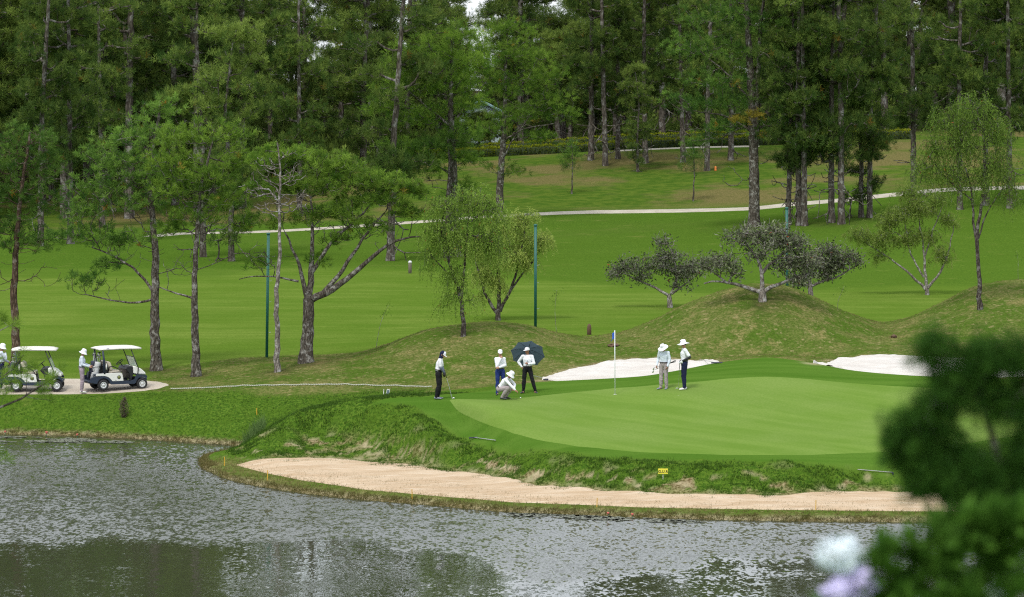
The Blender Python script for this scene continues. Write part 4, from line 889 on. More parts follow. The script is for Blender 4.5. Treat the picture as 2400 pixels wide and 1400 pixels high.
# ---------------------------------------------------------------- people
DG = None
def ell(bm, c, r, F):
    mt = Matrix.Translation(c) @ F.to_4x4() @ Matrix.Diagonal((*r, 1)); return bmesh.ops.create_icosphere(bm, subdivisions=2, radius=1, matrix=mt)['verts']
I3 = Matrix.Identity(3)
def solid(name, prims, voxel, m, parent, wob_=0., smooth=3):
    """union of tapered ellipsoid hulls, grown into one skin"""
    bm = bmesh.new()
    for p in prims:
        vs = []; tmp = bmesh.new()
        for c, r_, F in p: vs += ell(tmp, Vector(c), (r_, r_, r_) if np.isscalar(r_) else r_, F or I3)
        if len(p) > 1:
            h = bmesh.ops.convex_hull(tmp, input=tmp.verts); bmesh.ops.delete(tmp, geom=[v for v in tmp.verts if not v.link_faces], context='VERTS')
            dead = list({g_ for g_ in h['geom_interior'] if isinstance(g_, bmesh.types.BMVert) and g_.is_valid}); bmesh.ops.delete(tmp, geom=dead, context='VERTS')
        me = bpy.data.meshes.new('tmp'); tmp.to_mesh(me); tmp.free(); bm.from_mesh(me); bpy.data.meshes.remove(me)
    me = bpy.data.meshes.new(name); bm.to_mesh(me); bm.free()
    o = link(name, me); md = o.modifiers.new('r', 'REMESH'); md.mode = 'VOXEL'; md.voxel_size = voxel; md.use_smooth_shade = True
    sm = o.modifiers.new('s', 'SMOOTH'); sm.factor = .5; sm.iterations = smooth
    dg = bpy.context.evaluated_depsgraph_get(); dg.update(); m2 = bpy.data.meshes.new_from_object(o.evaluated_get(dg)); o.modifiers.clear(); o.data = m2; bpy.data.meshes.remove(me); m2.name = name
    if wob_:
        n = len(m2.vertices); co = np.empty(n * 3, np.float32); m2.vertices.foreach_get('co', co); co = co.reshape(-1, 3); nv = np.empty(n * 3, np.float32); m2.vertices.foreach_get('normal', nv); nv = nv.reshape(-1, 3)
        w = fbm(co[:, 0] * 9 + co[:, 1] * 7 + 3, co[:, 2] * 12 + co[:, 1] * 5, 3); co += nv * (w * wob_ * 2)[:, None]; m2.vertices.foreach_set('co', co.ravel()); m2.update()
    m2.materials.clear(); m2.materials.append(m); o.parent = parent
    return o
def hand(w, d, up, side, curl=.6, s=1.):
    """palm and five fingers as hulls; w wrist, d direction of the hand, up = back of the hand"""
    w = Vector(w); d = Vector(d).normalized(); up = Vector(up); up = (up - d * up.dot(d)).normalized(); x = d.cross(up) * side; pr = []
    pc = w + d * .05 * s; F = Matrix((x, d, up)).transposed()
    pr.append([(w, .026 * s, None), (pc + d * .03 * s, (.042 * s, .03 * s, .014 * s), F)])
    for k, (off, L_) in enumerate(((-.030, .036), (-.010, .042), (.010, .040), (.030, .032))):
        a = pc + d * .045 * s + x * off * s; ang = curl * .7; dd = (d * math.cos(ang) - up * math.sin(ang)); b = a + dd * L_ * s
        ang2 = curl * 1.9; d2 = (d * math.cos(ang2) - up * math.sin(ang2)); c = b + d2 * L_ * .9 * s
        pr.append([(a, .0095 * s, None), (b, .009 * s, None)]); pr.append([(b, .009 * s, None), (c, .0075 * s, None)])
    a = w + d * .03 * s - x * .03 * s; b = a + (d * .6 - x * .7 - up * .3).normalized() * .035 * s; c = b + (d * .9 - up * .5 * curl).normalized() * .028 * s
    pr.append([(a, .012 * s, None), (b, .010 * s, None)]); pr.append([(b, .010 * s, None), (c, .008 * s, None)])
    return pr
BASE = dict(pelvis=(0,0,.95), waist=(0,0,1.08), chest=(.01,0,1.27), neck=(0,0,1.44), head=(.02,0,1.595),
            shL=(0,.175,1.385), shR=(0,-.175,1.385), elL=(-.03,.225,1.11), elR=(-.03,-.225,1.11), wrL=(.05,.235,.87), wrR=(.05,-.235,.87),
            hiL=(0,.09,.90), hiR=(0,-.09,.90), knL=(.02,.10,.49), knR=(.02,-.10,.49), anL=(-.02,.10,.085), anR=(-.02,-.10,.085))
def person(px_, py_, th, label, shirt, trousers, shoe, hat, J=None, s=1., sleeve='long', yaw=0., pitch=0., skin=None, hd=None, curl=(.6, .6), toes=(0, 0), forearm=None, glove=None, lift=0., hood=None, D=None, sock=False, glasses=False, collar=True):
    h = hit(px_, py_) if D is None else np.array([(px_ - 1200) * D / FPX, D, ground((px_ - 1200) * D / FPX, D)])
    t = thing('person', label, 'person', (h[0], h[1], h[2] + lift), R(th)); t.scale = (s, s, s)
    j = {k: Vector(v) for k, v in {**BASE, **(J or {})}.items()}; skin = skin or M_skin
    HF = (Matrix.Rotation(R(yaw), 3, 'Z') @ Matrix.Rotation(R(pitch), 3, 'Y'))
    hc = j['head']; hp = lambda x, y, z: hc + HF @ Vector((x, y, z))
    spine = (j['neck'] - j['pelvis']).normalized(); TF = spine.to_track_quat('Z', 'Y').to_matrix()
    ax = Vector((1, 0, 0)); ax = (ax - spine * ax.dot(spine)).normalized(); ay = spine.cross(ax); TF = Matrix((ax, ay, spine)).transposed()
    def torso(e): return [[(j['pelvis'], (.105 + e, .155 + e, .10 + e), TF), (j['waist'], (.098 + e, .138 + e, .08), TF)],
                          [(j['waist'], (.098 + e, .138 + e, .08), TF), (j['chest'], (.115 + e, .160 + e, .10), TF)],
                          [(j['chest'], (.115 + e, .160 + e, .10), TF), (j['shL'] * .62 + j['shR'] * .38 - spine * .02, (.07 + e, .07 + e, .055 + e), TF), (j['shL'] * .38 + j['shR'] * .62 - spine * .02, (.07 + e, .07 + e, .055 + e), TF)],
                          [(j['shL'], .056 + e, None), (j['shR'], .056 + e, None)], [(j['neck'] - spine * .03, .062 + e * .6, None), (j['shL'] * .6 + j['shR'] * .4, .055 + e, None), (j['shR'] * .6 + j['shL'] * .4, .055 + e, None)]]
    def arm(S, e, e2, upto=1.): 
        a, b, c = j['sh' + S], j['el' + S], j['wr' + S]; pr = [[(a, .054 + e, None), (b, .040 + e, None)]]
        if upto > .5: pr.append([(b, .040 + e2, None), (b.lerp(c, .35), .042 + e2, None), ]); pr.append([(b.lerp(c, .35), .042 + e2, None), (c, .027 + e2, None)])
        return pr
    def leg(S, e, ek): 
        a, b, c = j['hi' + S], j['kn' + S], j['an' + S]; dn = (c - b)
        return [[(a, .086 + e, None), (b, .056 + e, None)], [(b, .056 + e, None), (b + dn * .35, .055 + ek, None)], [(b + dn * .35, .055 + ek, None), (c, .038 + ek, None)]]
    hdir = hd or {}
    body = torso(0) + arm('L', 0, 0) + arm('R', 0, 0) + leg('L', 0, 0) + leg('R', 0, 0)
    body += [[(j['neck'], .054, None), (hp(-.01, 0, -.05), .052, None)],
             [(hp(-.012, 0, .03), (.092, .076, .085), HF), (hp(.02, 0, -.045), (.062, .054, .055), HF)], [(hp(.045, 0, -.085), (.028, .030, .022), HF), (hp(.0, 0, -.06), (.05, .055, .04), HF)],
             [(hp(.078, 0, .0), .009, None), (hp(.094, 0, -.03), .014, None)], [(hp(-.005, .074, -.005), (.016, .010, .028), HF)], [(hp(-.005, -.074, -.005), (.016, .010, .028), HF)],
             [(hp(.076, 0, -.062), (.012, .024, .008), HF)]]
    for S, sg, cu in (('L', 1, curl[0]), ('R', -1, curl[1])):
        d = (j['wr' + S] - j['el' + S]).normalized(); dd, up = hdir.get(S, (d, Vector((0, sg, .2)))); hp_ = hand(j['wr' + S], dd, up, sg, cu)
        body += hp_
        if glove and S in glove[0]: pass
        kd = (j['an' + S] - j['kn' + S]).normalized()
    for S in 'LR':
        a = j['an' + S]; body.append([(a, .036, None), (a + Vector((.06, 0, -.045)), .03, None)])
    solid('body', body, .0095, skin, t, smooth=2)
    sh = torso(.014) + (arm('L', .012, .012) + arm('R', .012, .012) if sleeve == 'long' else [])
    if sleeve != 'long':
        for S in 'LR': a, b = j['sh' + S], j['el' + S]; sh.append([(a, .070, None), (a.lerp(b, .72), .062, None)])
    sh[0] = [(j['pelvis'] + spine * .02, (.115, .165, .06), TF), (j['waist'], (.118, .156, .08), TF)]
    if collar: sh.append([(j['neck'] + spine * .005, (.064, .066, .018), TF)])
    solid('shirt', sh, .014, shirt, t, .010)
    tr = [[(j['pelvis'] + spine * .05, (.120, .166, .035), TF), (j['pelvis'] - spine * .02, (.122, .17, .09), TF)], [(j['hiL'], .098, None), (j['hiR'], .098, None)]]
    for S in 'LR': tr += leg(S, .018, .022)
    solid('trousers', tr, .014, trousers, t, .016)
    lathe_obj('belt', [(.9, -.016), (1.0, -.016), (1.0, .016), (.9, .016)], M_belt, t, Matrix.Translation(j['pelvis'] + spine * .075) @ TF.to_4x4() @ Matrix.Diagonal((.132, .178, 1, 1)), 24, False)
    for S, yw in (('L', toes[0]), ('R', toes[1])):
        a = j['an' + S]; d = Matrix.Rotation(R(yw), 3, 'Z') @ Vector((1, 0, 0)); F = Matrix.Rotation(R(yw), 3, 'Z'); z0 = a.z - .085
        solid('shoe', [[(Vector((a.x, a.y, z0 + .05)) - d * .035, (.045, .040, .045), F), (Vector((a.x, a.y, z0 + .035)) + d * .08, (.055, .046, .032), F)], [(Vector((a.x, a.y, z0 + .035)) + d * .08, (.055, .046, .032), F), (Vector((a.x, a.y, z0 + .024)) + d * .165, (.035, .036, .022), F)], [(a + Vector((0, 0, .01)), .045, None), (Vector((a.x, a.y, z0 + .05)), (.05, .04, .04), F)]], .012, shoe, t)
        if sock: tubes_obj('sock', [([a + Vector((0, 0, -.01)), a + (j['kn' + S] - a) * .22], .047)], M_sock, t)
    HM = Matrix.Translation(hc) @ HF.to_4x4()
    if hat in ('bucket', 'wide', 'floppy'):
        w, dr = {'bucket': (.155, .055), 'wide': (.20, .035), 'floppy': (.165, .075)}[hat]
        prof = [(.012, .158), (.05, .154), (.082, .135), (.094, .09), (.099, .04), (.102, .035), (.13, .035 - dr * .45), (w, .035 - dr), (w + .002, .030 - dr), (.13, .028 - dr * .45), (.098, .027)]
        bm = bmesh.new(); lathe_bm(bm, prof, HM @ Matrix.Diagonal((1.08, .96, 1, 1)), 28)
        for v in bm.verts:
            l_ = HM.inverted() @ v.co; rr = math.hypot(l_.x, l_.y)
            if rr > .11: v.co += (HF @ Vector((0, 0, 1))) * math.sin(math.atan2(l_.y, l_.x) * 3 + px_) * .12 * (rr - .1)
        bm.faces.new([v for v in bm.verts][:28][::-1]); ho = bm_obj('hat', bm, M_hat, t)
        if hat == 'wide': solid('hat_emblem', [[(hp(.088, .03, .10), (.012, .028, .02), HF)]], .008, M_black, ho)
    else:
        k = 24; bm = bmesh.new(); lathe_bm(bm, [(.012, .148), (.05, .143), (.082, .118), (.096, .07), (.098, .030)], HM @ Matrix.Diagonal((1.08, .92, 1, 1)), k)
        bm.faces.new([v for v in bm.verts][:k][::-1]); ho = bm_obj('cap', bm, M_hat if hat == 'cap' else M_navycloth, t)
        bm = bmesh.new(); top = []; bot = []
        for q in np.linspace(-1, 1, 13):
            a = q * 1.15; x = .100 * math.cos(a) + .085 * (1 - q * q) ** .5; y = .086 * math.sin(a); z = .034 - .022 * (1 - q * q) + .010 * (1 - abs(q))
            top.append([hp(.100 * math.cos(a), .088 * math.sin(a), .042), hp(x, y, z)])
        vs = [[bm.verts.new(p) for p in pr_] for pr_ in top]; vb = [[bm.verts.new(p - HF @ Vector((0, 0, .006))) for p in pr_] for pr_ in top]
        for i in range(12):
            bm.faces.new((vs[i][0], vs[i][1], vs[i + 1][1], vs[i + 1][0])); bm.faces.new((vb[i][0], vb[i + 1][0], vb[i + 1][1], vb[i][1])); bm.faces.new((vs[i][1], vb[i][1], vb[i + 1][1], vs[i + 1][1]))
        bm_obj('cap_visor', bm, M_hat, t)
        if hat == 'hood':
            solid('hood', [[(hp(-.022, 0, .035), (.092, .084, .095), HF), (hp(-.005, 0, -.05), (.078, .068, .06), HF)], [(hp(-.005, 0, -.05), (.075, .066, .06), HF), (j['neck'], (.066, .070, .03), TF)], [(hp(.03, 0, -.06), (.055, .058, .045), HF)]], .011, M_navycloth, t)
            bm = bmesh.new(); lathe_bm(bm, [(.012, .152), (.05, .147), (.086, .121), (.101, .07), (.103, .030)], HM @ Matrix.Diagonal((1.08, .93, 1, 1)), k)
            for f in list(bm.faces):
                if (HM.inverted() @ f.calc_center_median()).x < .02: bm.faces.remove(f)
            bm_obj('cap_front', bm, M_hat, ho)
    for sg in (1, -1):
        if not glasses: solid('eye', [[(hp(.077, sg * .030, .008), (.008, .013, .007), HF)]], .004, M_black, t)
    if glasses: solid('sunglasses', [[(hp(.080, .032, .006), (.010, .024, .018), HF)], [(hp(.080, -.032, .006), (.010, .024, .018), HF)], [(hp(.082, .03, .01), .006, None), (hp(.082, -.03, .01), .006, None)], [(hp(.07, .06, .01), .005, None), (hp(0, .078, .01), .004, None)], [(hp(.07, -.06, .01), .005, None), (hp(0, -.078, .01), .004, None)]], .006, M_black, t)
    solid('mouth', [[(hp(.084, 0, -.064), (.006, .020, .004), HF)]], .004, mat('lips', (.30, .10, .08), .5) if 'lips' not in MATS else MATS['lips'], t)
    if hat != 'hood': solid('hair', [[(hp(-.030, 0, .028), (.084, .079, .070), HF), (hp(-.045, 0, -.035), (.050, .062, .03), HF)]], .012, M_black, t)
    if forearm:
        for S in forearm[1]:
            a, b, c = j['sh' + S], j['el' + S], j['wr' + S]; solid('arm_sleeve', [[(a.lerp(b, .6), .052, None), (b, .047, None)], [(b, .047, None), (b.lerp(c, .35), .048, None)], [(b.lerp(c, .35), .048, None), (c, .032, None)]], .012, forearm[0], t)
    if glove:
        for S in glove[0]:
            sg = 1 if S == 'L' else -1; d = (j['wr' + S] - j['el' + S]).normalized(); dd, up = hdir.get(S, (d, Vector((0, sg, .2)))); solid('glove', [[(c, (r_ + .003 if np.isscalar(r_) else tuple(q + .003 for q in r_)), F) for c, r_, F in p] for p in hand(j['wr' + S], dd, up, sg, curl[0 if S == 'L' else 1])], .0085, glove[1], t, smooth=1)
    return t, h

X, Y_, Zv = Vector((1, 0, 0)), Vector((0, 1, 0)), Vector((0, 0, 1))
p1, h1 = person(1028, 935.5, -8, 'golfer in white polo and dark hood putting at the left end of the green', M_shirt, M_blackcloth, M_greyshoe, 'hood',
    dict(chest=(.04,0,1.26), waist=(.0,0,1.08), neck=(.06,0,1.42), head=(.13,0,1.545), shL=(.06,.17,1.35), shR=(.06,-.17,1.35), elL=(.10,.19,1.10), elR=(.10,-.19,1.10), wrL=(.19,.04,.90), wrR=(.18,-.04,.94), anL=(-.04,.11,.085), anR=(-.07,-.11,.085), knL=(.03,.10,.49), knR=(.02,-.10,.49)),
    s=1.06, sleeve='short', pitch=30, forearm=(M_greysleeve, 'LR'), glove=('LR', M_black), curl=(1.2, 1.2), hd={'L': ((.35, 0, -1), (1, .5, 0)), 'R': ((.35, 0, -1), (1, -.5, 0))})
p2, h2 = person(1172, 926, -78, 'man in white and blue, hand at his chin, standing behind the crouching man', M_shirt, M_bluecloth, M_darkshoe, 'cap',
    dict(shL=(0,.155,1.375), shR=(0,-.155,1.375), elL=(.03,.20,1.13), wrL=(.18,-.05,1.07), elR=(.13,-.15,1.08), wrR=(.165,.0,1.40), anR=(0,-.11,.085), anL=(.0,.17,.085), knL=(.03,.14,.49)), s=.985, yaw=-8, pitch=5, curl=(.8, 1.3), toes=(45, -20), glasses=True,
    hd={'L': ((.1, -1, -.15), (1, 0, .2)), 'R': ((-.1, .25, 1), (1, -.3, 0))})
p3, h3 = person(1181, 938, -22, 'man crouching on the green in white shirt and bucket hat, reaching for a ball', M_shirt, M_greycloth, M_darkshoe, 'bucket',
    dict(pelvis=(-.17,0,.40), waist=(-.07,0,.50), chest=(.05,0,.66), neck=(.17,0,.80), head=(.26,0,.90), shL=(.13,.17,.75), shR=(.13,-.17,.75), elL=(.34,.20,.55), wrL=(.36,.05,.42), elR=(.33,-.22,.57), wrR=(.50,-.20,.40),
         hiL=(-.15,.10,.39), hiR=(-.15,-.10,.39), knL=(.24,.17,.48), knR=(.24,-.15,.46), anL=(.02,.12,.12), anR=(-.03,-.11,.12)), s=1.04, pitch=35, curl=(.5, .5), skin=M_tan, sleeve='long', sock=True, hd={'R': ((.7, .1, -.5), (.3, -.2, 1))})
p4, h4 = person(1236, 922, -102, 'man standing under a dark umbrella, hand on hip, legs apart, white shirt and black trousers', M_shirt, M_blackcloth, M_darkshoe, 'cap',
    dict(elR=(-.06,-.36,1.16), wrR=(.02,-.21,.99), elL=(.04,.27,1.13), wrL=(.24,.10,1.12), anL=(.0,.31,.085), knL=(.03,.20,.49), anR=(.02,-.15,.085), knR=(.03,-.12,.49)), s=1.0, yaw=-38, skin=M_tan, toes=(35, -25), curl=(1.3, .9),
    hd={'L': ((.2, -.8, .3), (1, 0, .3)), 'R': ((.1, .5, -.9), (.3, -1, 0))})
p5, h5 = person(1556, 913, -118, 'man in pale blue shirt and grey trousers looking down, clubs tucked under his arm', M_shirt_blue, M_greycloth, M_greyshoe, 'wide',
    dict(head=(.08,0,1.57), neck=(.03,0,1.43), elR=(-.05,-.26,1.13), wrR=(.10,-.25,.90), elL=(.0,.25,1.12), wrL=(.10,.20,.88), anR=(.02,-.12,.085)), s=.99, pitch=30, yaw=-10, skin=M_tan, toes=(10, -25), curl=(.9, 1.1))
p6, h6 = person(1604, 914, 188, 'man in wide white hat, navy trousers and black arm sleeve, leaning on a putter', M_shirt, M_navycloth, M_whiteshoe, 'wide',
    dict(elL=(-.15,.24,1.14), wrL=(.09,.15,1.02), elR=(-.10,-.22,1.12), wrR=(.13,-.08,1.0), anL=(.03,.12,.085), anR=(-.04,-.10,.085), head=(.035,0,1.60)), s=1.07, sleeve='short', pitch=10, forearm=(M_black, 'L'), glove=('LR', M_hat), curl=(1.1, 1.1), toes=(15, -5),
    hd={'L': ((.6, -.6, -.6), (.6, .6, 0)), 'R': ((.6, .6, -.6), (.6, -.6, 0))})
p7, h7 = person(192, 923, 4, 'man in lilac grey trousers reaching into a golf bag behind the right hand buggy', M_shirt_blue, M_lilac, M_whiteshoe, 'floppy',
    dict(elR=(.02,-.21,1.12), wrR=(.27,-.14,1.03), elL=(.06,.21,1.12), wrL=(.30,.10,1.05), head=(.06,0,1.575), neck=(.02,0,1.43), anL=(-.02,.10,.085), anR=(.0,-.09,.085), pelvis=(-.01,0,.95)), s=1.04, pitch=22, lift=.035, curl=(.6, .6), hd={'R': ((1, .15, -.1), (0, -.3, 1)), 'L': ((1, -.1, -.1), (0, .3, 1))})
p8, h8 = person(3, 925, 12, 'person in white hat at the left edge beside the bags of the left hand buggy', M_shirt_blue, M_navycloth, M_whiteshoe, 'floppy',
    dict(elR=(.16,-.18,1.16), wrR=(.15,-.06,1.36), elL=(.10,.2,1.12), wrL=(.28,.12,1.02), head=(.04,0,1.59)), s=1.08, pitch=15, lift=.035, D=140.1, curl=(.6, 1.), hd={'R': ((-.1, .3, 1), (1, -.3, 0))})

# ---------------------------------------------------------------- clubs, balls, flag
def club(a, b, label, kind='putter', name='golf_club', cat='golf club', hdir=(1, 0, 0)):
    """a grip end, b head end (world)"""
    a = Vector(a); b = Vector(b); t = thing(name, label, cat, tuple(b)); d = (a - b); L_ = d.length; u = d / L_
    tubes_obj('shaft', [([(0, 0, 0), u * L_ * .72], .008)], M_steel, t, 6); tubes_obj('grip', [([u * L_ * .70, u * L_], [.011, .016])], M_black, t, 8)
    hx = Vector(hdir).normalized()
    solid('club_head', [[((0, 0, 0), .016, None), (hx * .09, .014, None)]] if kind == 'putter' else [[((0, 0, 0), (.02, .02, .02), None), (hx * .06 + Vector((0, 0, -.01)), (.035, .012, .03), None)]], .008, M_steel, t); return t
def wpt(t, v): 
    M_ = Matrix.LocRotScale(t.location, t.rotation_euler, t.scale); return M_ @ Vector(v)
g1 = wpt(p1, (.235, 0, .90)); hb = hit(1059.5, 935.5)
club(g1 + Vector((-.03, 0, .14)), (hb[0], hb[1] - .02, hb[2] + .03), 'putter held down to the ball by the golfer in the dark hood')
g6 = wpt(p6, (.16, .03, .96)); hb = hit(1590, 912.5); club(g6 + Vector((0, 0, .07)), (hb[0], hb[1], hb[2] + .03), 'putter resting on the turf before the man in navy trousers', hdir=(-1, 0, 0))
wr = wpt(p5, (.12, -.25, .86)); 
for q, dz in enumerate((0, .05)): club(wr + Vector((.72, .1, .17 + dz)), wr + Vector((-.10 - .02 * q, -.02, -.04 - .11 * q)), ('upper' if q == 0 else 'lower') + ' of the two irons carried under the arm of the man in grey trousers', 'iron', hdir=(-.3, 0, -1))
def ball(px_, py_, label):
    h = hit(px_, py_); bm = bmesh.new(); bmesh.ops.create_uvsphere(bm, u_segments=14, v_segments=10, radius=.024, matrix=Matrix.Translation((0, 0, .024)))
    for f in bm.faces: f.smooth = True
    o = bm_obj('golf_ball', bm, mat('golf_ball_white', (.82, .82, .82), .3) if 'golf_ball_white' not in MATS else MATS['golf_ball_white']); o.location = (h[0], h[1], h[2] + .012); tag(o, label, 'golf ball')
ball(1063.5, 935.5, 'white golf ball at the head of the putter'); ball(1220, 935, 'white golf ball on the green in front of the crouching man')
h = hit(1441.5, 926); fs = thing('flagstick', 'thin white flagstick with a drooping blue flag on the green', 'flag', tuple(h)); M_pole = mat('flag_pole', (.72, .74, .74), .4)
Hs = 151 * h[1] / FPX; tubes_obj('pole', [([(0, 0, 0), (-.01, 0, Hs)], .016)], M_pole, fs); M_flag = mat('blue_flag', (.02, .10, .55), .6)
nu, nv = 14, 12; v = []
for i in range(nu + 1):
    for k in range(nv + 1):
        u, w = i / nu, k / nv; z = Hs - .02 - w * .27 - u * .12; wdt = .04 + .16 * (.35 + .65 * w ** .6)
        v.append((-.01 - .0 - u * wdt * (.9 - .25 * math.sin(w * 3)) + .035 * math.sin(u * 7 + w * 2) * u, .045 * math.sin(u * 9 + w * 1.5), z))
ix = np.arange((nu + 1) * (nv + 1)).reshape(nu + 1, nv + 1); q_ = np.stack([ix[:-1, :-1], ix[:-1, 1:], ix[1:, 1:], ix[1:, :-1]], -1).reshape(-1, 4)
fo = link('flag_cloth', np_mesh('flag_cloth', v, quads=q_, smooth=True, mats=[M_flag]), fs); md = fo.modifiers.new('t', 'SOLIDIFY'); md.thickness = .004
lathe_obj('hole_cup', [(.054, .012), (.058, .022), (.054, .024), (.05, .012)], M_white, fs, k=16, closed=False)

# umbrella
gh = wpt(p4, (.30, .05, 1.12)); hY = gh.y; axis = Vector((.05, .80, .59)).normalized(); um = thing('umbrella', 'large dark umbrella tilted back, held open by the man with hand on hip', 'umbrella', tuple(gh))
tubes_obj('shaft', [([axis * -.06, axis * .86], .007)], M_black, um, 6); tubes_obj('handle', [([axis * -.16, axis * .03], .017)], M_black, um)
ap = axis * .86; U = Vector((1, 0, 0)); U = (U - axis * U.dot(axis)).normalized(); V = axis.cross(U); RR_ = .66
def cpt(a, f): rr = RR_ * f; return ap - axis * (.26 * f * f) + (U * math.cos(a) + V * math.sin(a)) * rr
for k in range(8):
    a0 = k * math.pi / 4 + .2; bm = bmesh.new(); g_ = []
    for i in range(7):
        f = .02 + .98 * i / 6; row = []
        for q in range(5):
            w = q / 4; p = cpt(a0, f) * (1 - w) + cpt(a0 + math.pi / 4, f) * w; p = p + axis * (-.02 * f * math.sin(w * math.pi)) - (p - ap) * (.04 * math.sin(w * math.pi) * f); row.append(bm.verts.new(p))
        g_.append(row)
    for i in range(6):
        for q in range(4): fa = bm.faces.new((g_[i][q], g_[i][q + 1], g_[i + 1][q + 1], g_[i + 1][q])); fa.smooth = True
    bm_obj('canopy_panel', bm, M_umb, um)
    tubes_obj('rib', [([cpt(a0, f) - axis * .012 for f in np.linspace(.02, 1, 7)], .005)], M_black, um, 5); tubes_obj('stretcher', [([ap - axis * .34, cpt(a0, .48) - axis * .012], .004)], M_black, um, 5)

# ---------------------------------------------------------------- golf carts
def arch(x, r, z, n=9, a0=180, a1=0): return [(x + math.cos(R(a)) * r, z + math.sin(R(a)) * r) for a in np.linspace(a0, a1, n)]
def make_cart(label):
    t = thing('golf_cart', label, 'golf cart', group='white golf buggies on the cart path'); W = .58
    body = [(-1.12, .70), (-.10, .71), (-.02, .66), (.03, .37), (-.45, .37)] + [(-.52, .46), (-.62, .54), (-.75, .59), (-.90, .60), (-1.16, .60)]
    for sg in (-1, 1):
        prism_obj('side_panel', body, sg * W - (.03 if sg > 0 else 0), sg * W + (.03 if sg < 0 else 0), M_white, t, .012)
        low = [(-1.38, .50), (-1.30, .56), (-.95, .598), (-.78, .588), (-.63, .53), (-.53, .45), (-.46, .368), (.36, .368), (.50, .42), (.55, .55), (.62, .62), (.96, .60), (1.04, .54), (1.04, .47), (.98, .47)] + arch(.83, .285, .23, 9, 58, 168) + [(.50, .24), (-.50, .24)] + arch(-.83, .285, .23, 9, 12, 168) + [(-1.16, .30), (-1.40, .34)]
        prism_obj('lower_trim', low, sg * (W + .012) - (.06 if sg > 0 else 0), sg * (W + .012) + (.06 if sg < 0 else 0), M_navy, t, .012)
    prism_obj('front_cowl', [(.48, .66), (.46, .94), (.56, .95), (.80, .84), (.99, .68), (1.02, .60), (.62, .62)], -.50, .50, M_white, t, .03)
    box_obj('bumper', [(.96, -.48, .34, 1.07, .48, .46)], M_navy, t, .03); box_obj('rear_bumper', [(-1.44, -.52, .32, -1.30, .52, .42)], M_navy, t, .03)
    box_obj('floor_pan', [(-1.3, -.52, .27, .95, .52, .33)], M_black, t); box_obj('rear_deck', [(-1.18, -.545, .60, -.12, .545, .67)], M_navy, t); box_obj('inner_panel', [(-1.1, -.5, .33, -.04, .5, .6)], M_black, t)
    prism_obj('dashboard', [(.30, .66), (.14, .84), (.20, .93), (.45, .95), (.47, .60), (.40, .40), (.34, .42)], -.50, .50, M_black, t, .02)
    box_obj('seat', [(-.58, -.50, .675, -.02, .50, .80)], M_beige, t, .04)
    sb = [(-.52, .80), (-.66, 1.16), (-.60, 1.19), (-.50, 1.14), (-.38, .82)]
    for y0, y1 in ((-.49, -.01), (.01, .49)): prism_obj('seat_back', sb, y0, y1, M_beige, t, .03)
    box_obj('seat_support', [(-.82, -.50, .67, -.62, .50, 1.02)], M_black, t, .02)
    for sg in (-1, 1):
        tubes_obj('rear_strut', [([(-.78, sg * .54, .68), (-.80, sg * .55, 1.25), (-.86, sg * .55, 1.69)], [.055, .045, .035])], M_navy, t)
        tubes_obj('front_strut', [([(.66, sg * .50, .60), (.68, sg * .53, .88), (.62, sg * .54, 1.0), (.34, sg * .54, 1.70)], .02)], M_black, t)
        tubes_obj('armrest', [([(-.60, sg * .52, .78), (-.56, sg * .55, .97), (-.42, sg * .55, .98), (-.20, sg * .55, .88), (-.05, sg * .54, .74), (-.14, sg * .53, .70), (-.44, sg * .53, .71)], .022)], M_black, t)
    # roof: shallow tray with rounded edge
    bm = bmesh.new(); n = 10; g_ = []
    for i in range(n + 1):
        row = []
        for k in range(n + 1):
            u, w = i / n * 2 - 1, k / n * 2 - 1; e = max(abs(u), abs(w)) ** 6; row.append(bm.verts.new((-.10 + u * (.93 - .03 * abs(w) ** 4), w * (.62 - .03 * abs(u) ** 4), 1.79 - .055 * e - .025 * w * w + .02 * u * (1 if u < 0 else -1))))
        g_.append(row)
    for i in range(n):
        for k in range(n): f = bm.faces.new((g_[i][k], g_[i + 1][k], g_[i + 1][k + 1], g_[i][k + 1])); f.smooth = True
    ro = bm_obj('roof', bm, M_roof, t); md = ro.modifiers.new('s', 'SOLIDIFY'); md.thickness = .055; md.offset = -1
    for sy in (-1, 1): box_obj('roof_mark', [(-.72, sy * .640 - .002, 1.705, -.60, sy * .640 + .002, 1.725)], M_blue_ink, ro).rotation_euler = (0, 0, 0)
    ws = prism_obj('windshield', [(.655, .94), (.50, 1.32), (.508, 1.323), (.663, .943)], -.52, .52, M_glass, t)
    tubes_obj('windshield_rail', [([(.50, -.53, 1.33), (.50, .53, 1.33)], .012)], M_black, t)
    sc_ = Vector((.14, .27, 1.08)); ax_ = Vector((-.62, 0, .78)); F = ax_.to_track_quat('Z', 'Y').to_matrix()
    sw = tubes_obj('steering_wheel', [([sc_ + F @ Vector((math.cos(a) * .17, math.sin(a) * .17, 0)) for a in np.linspace(0, 2 * math.pi, 21)], .014)] + [([sc_, sc_ + F @ Vector((math.cos(a) * .17, math.sin(a) * .17, 0))], .012) for a in (0, 2.1, 4.2)], M_black, t)
    tubes_obj('steering_column', [([sc_, sc_ - ax_ * .45], .022)], M_black, t)
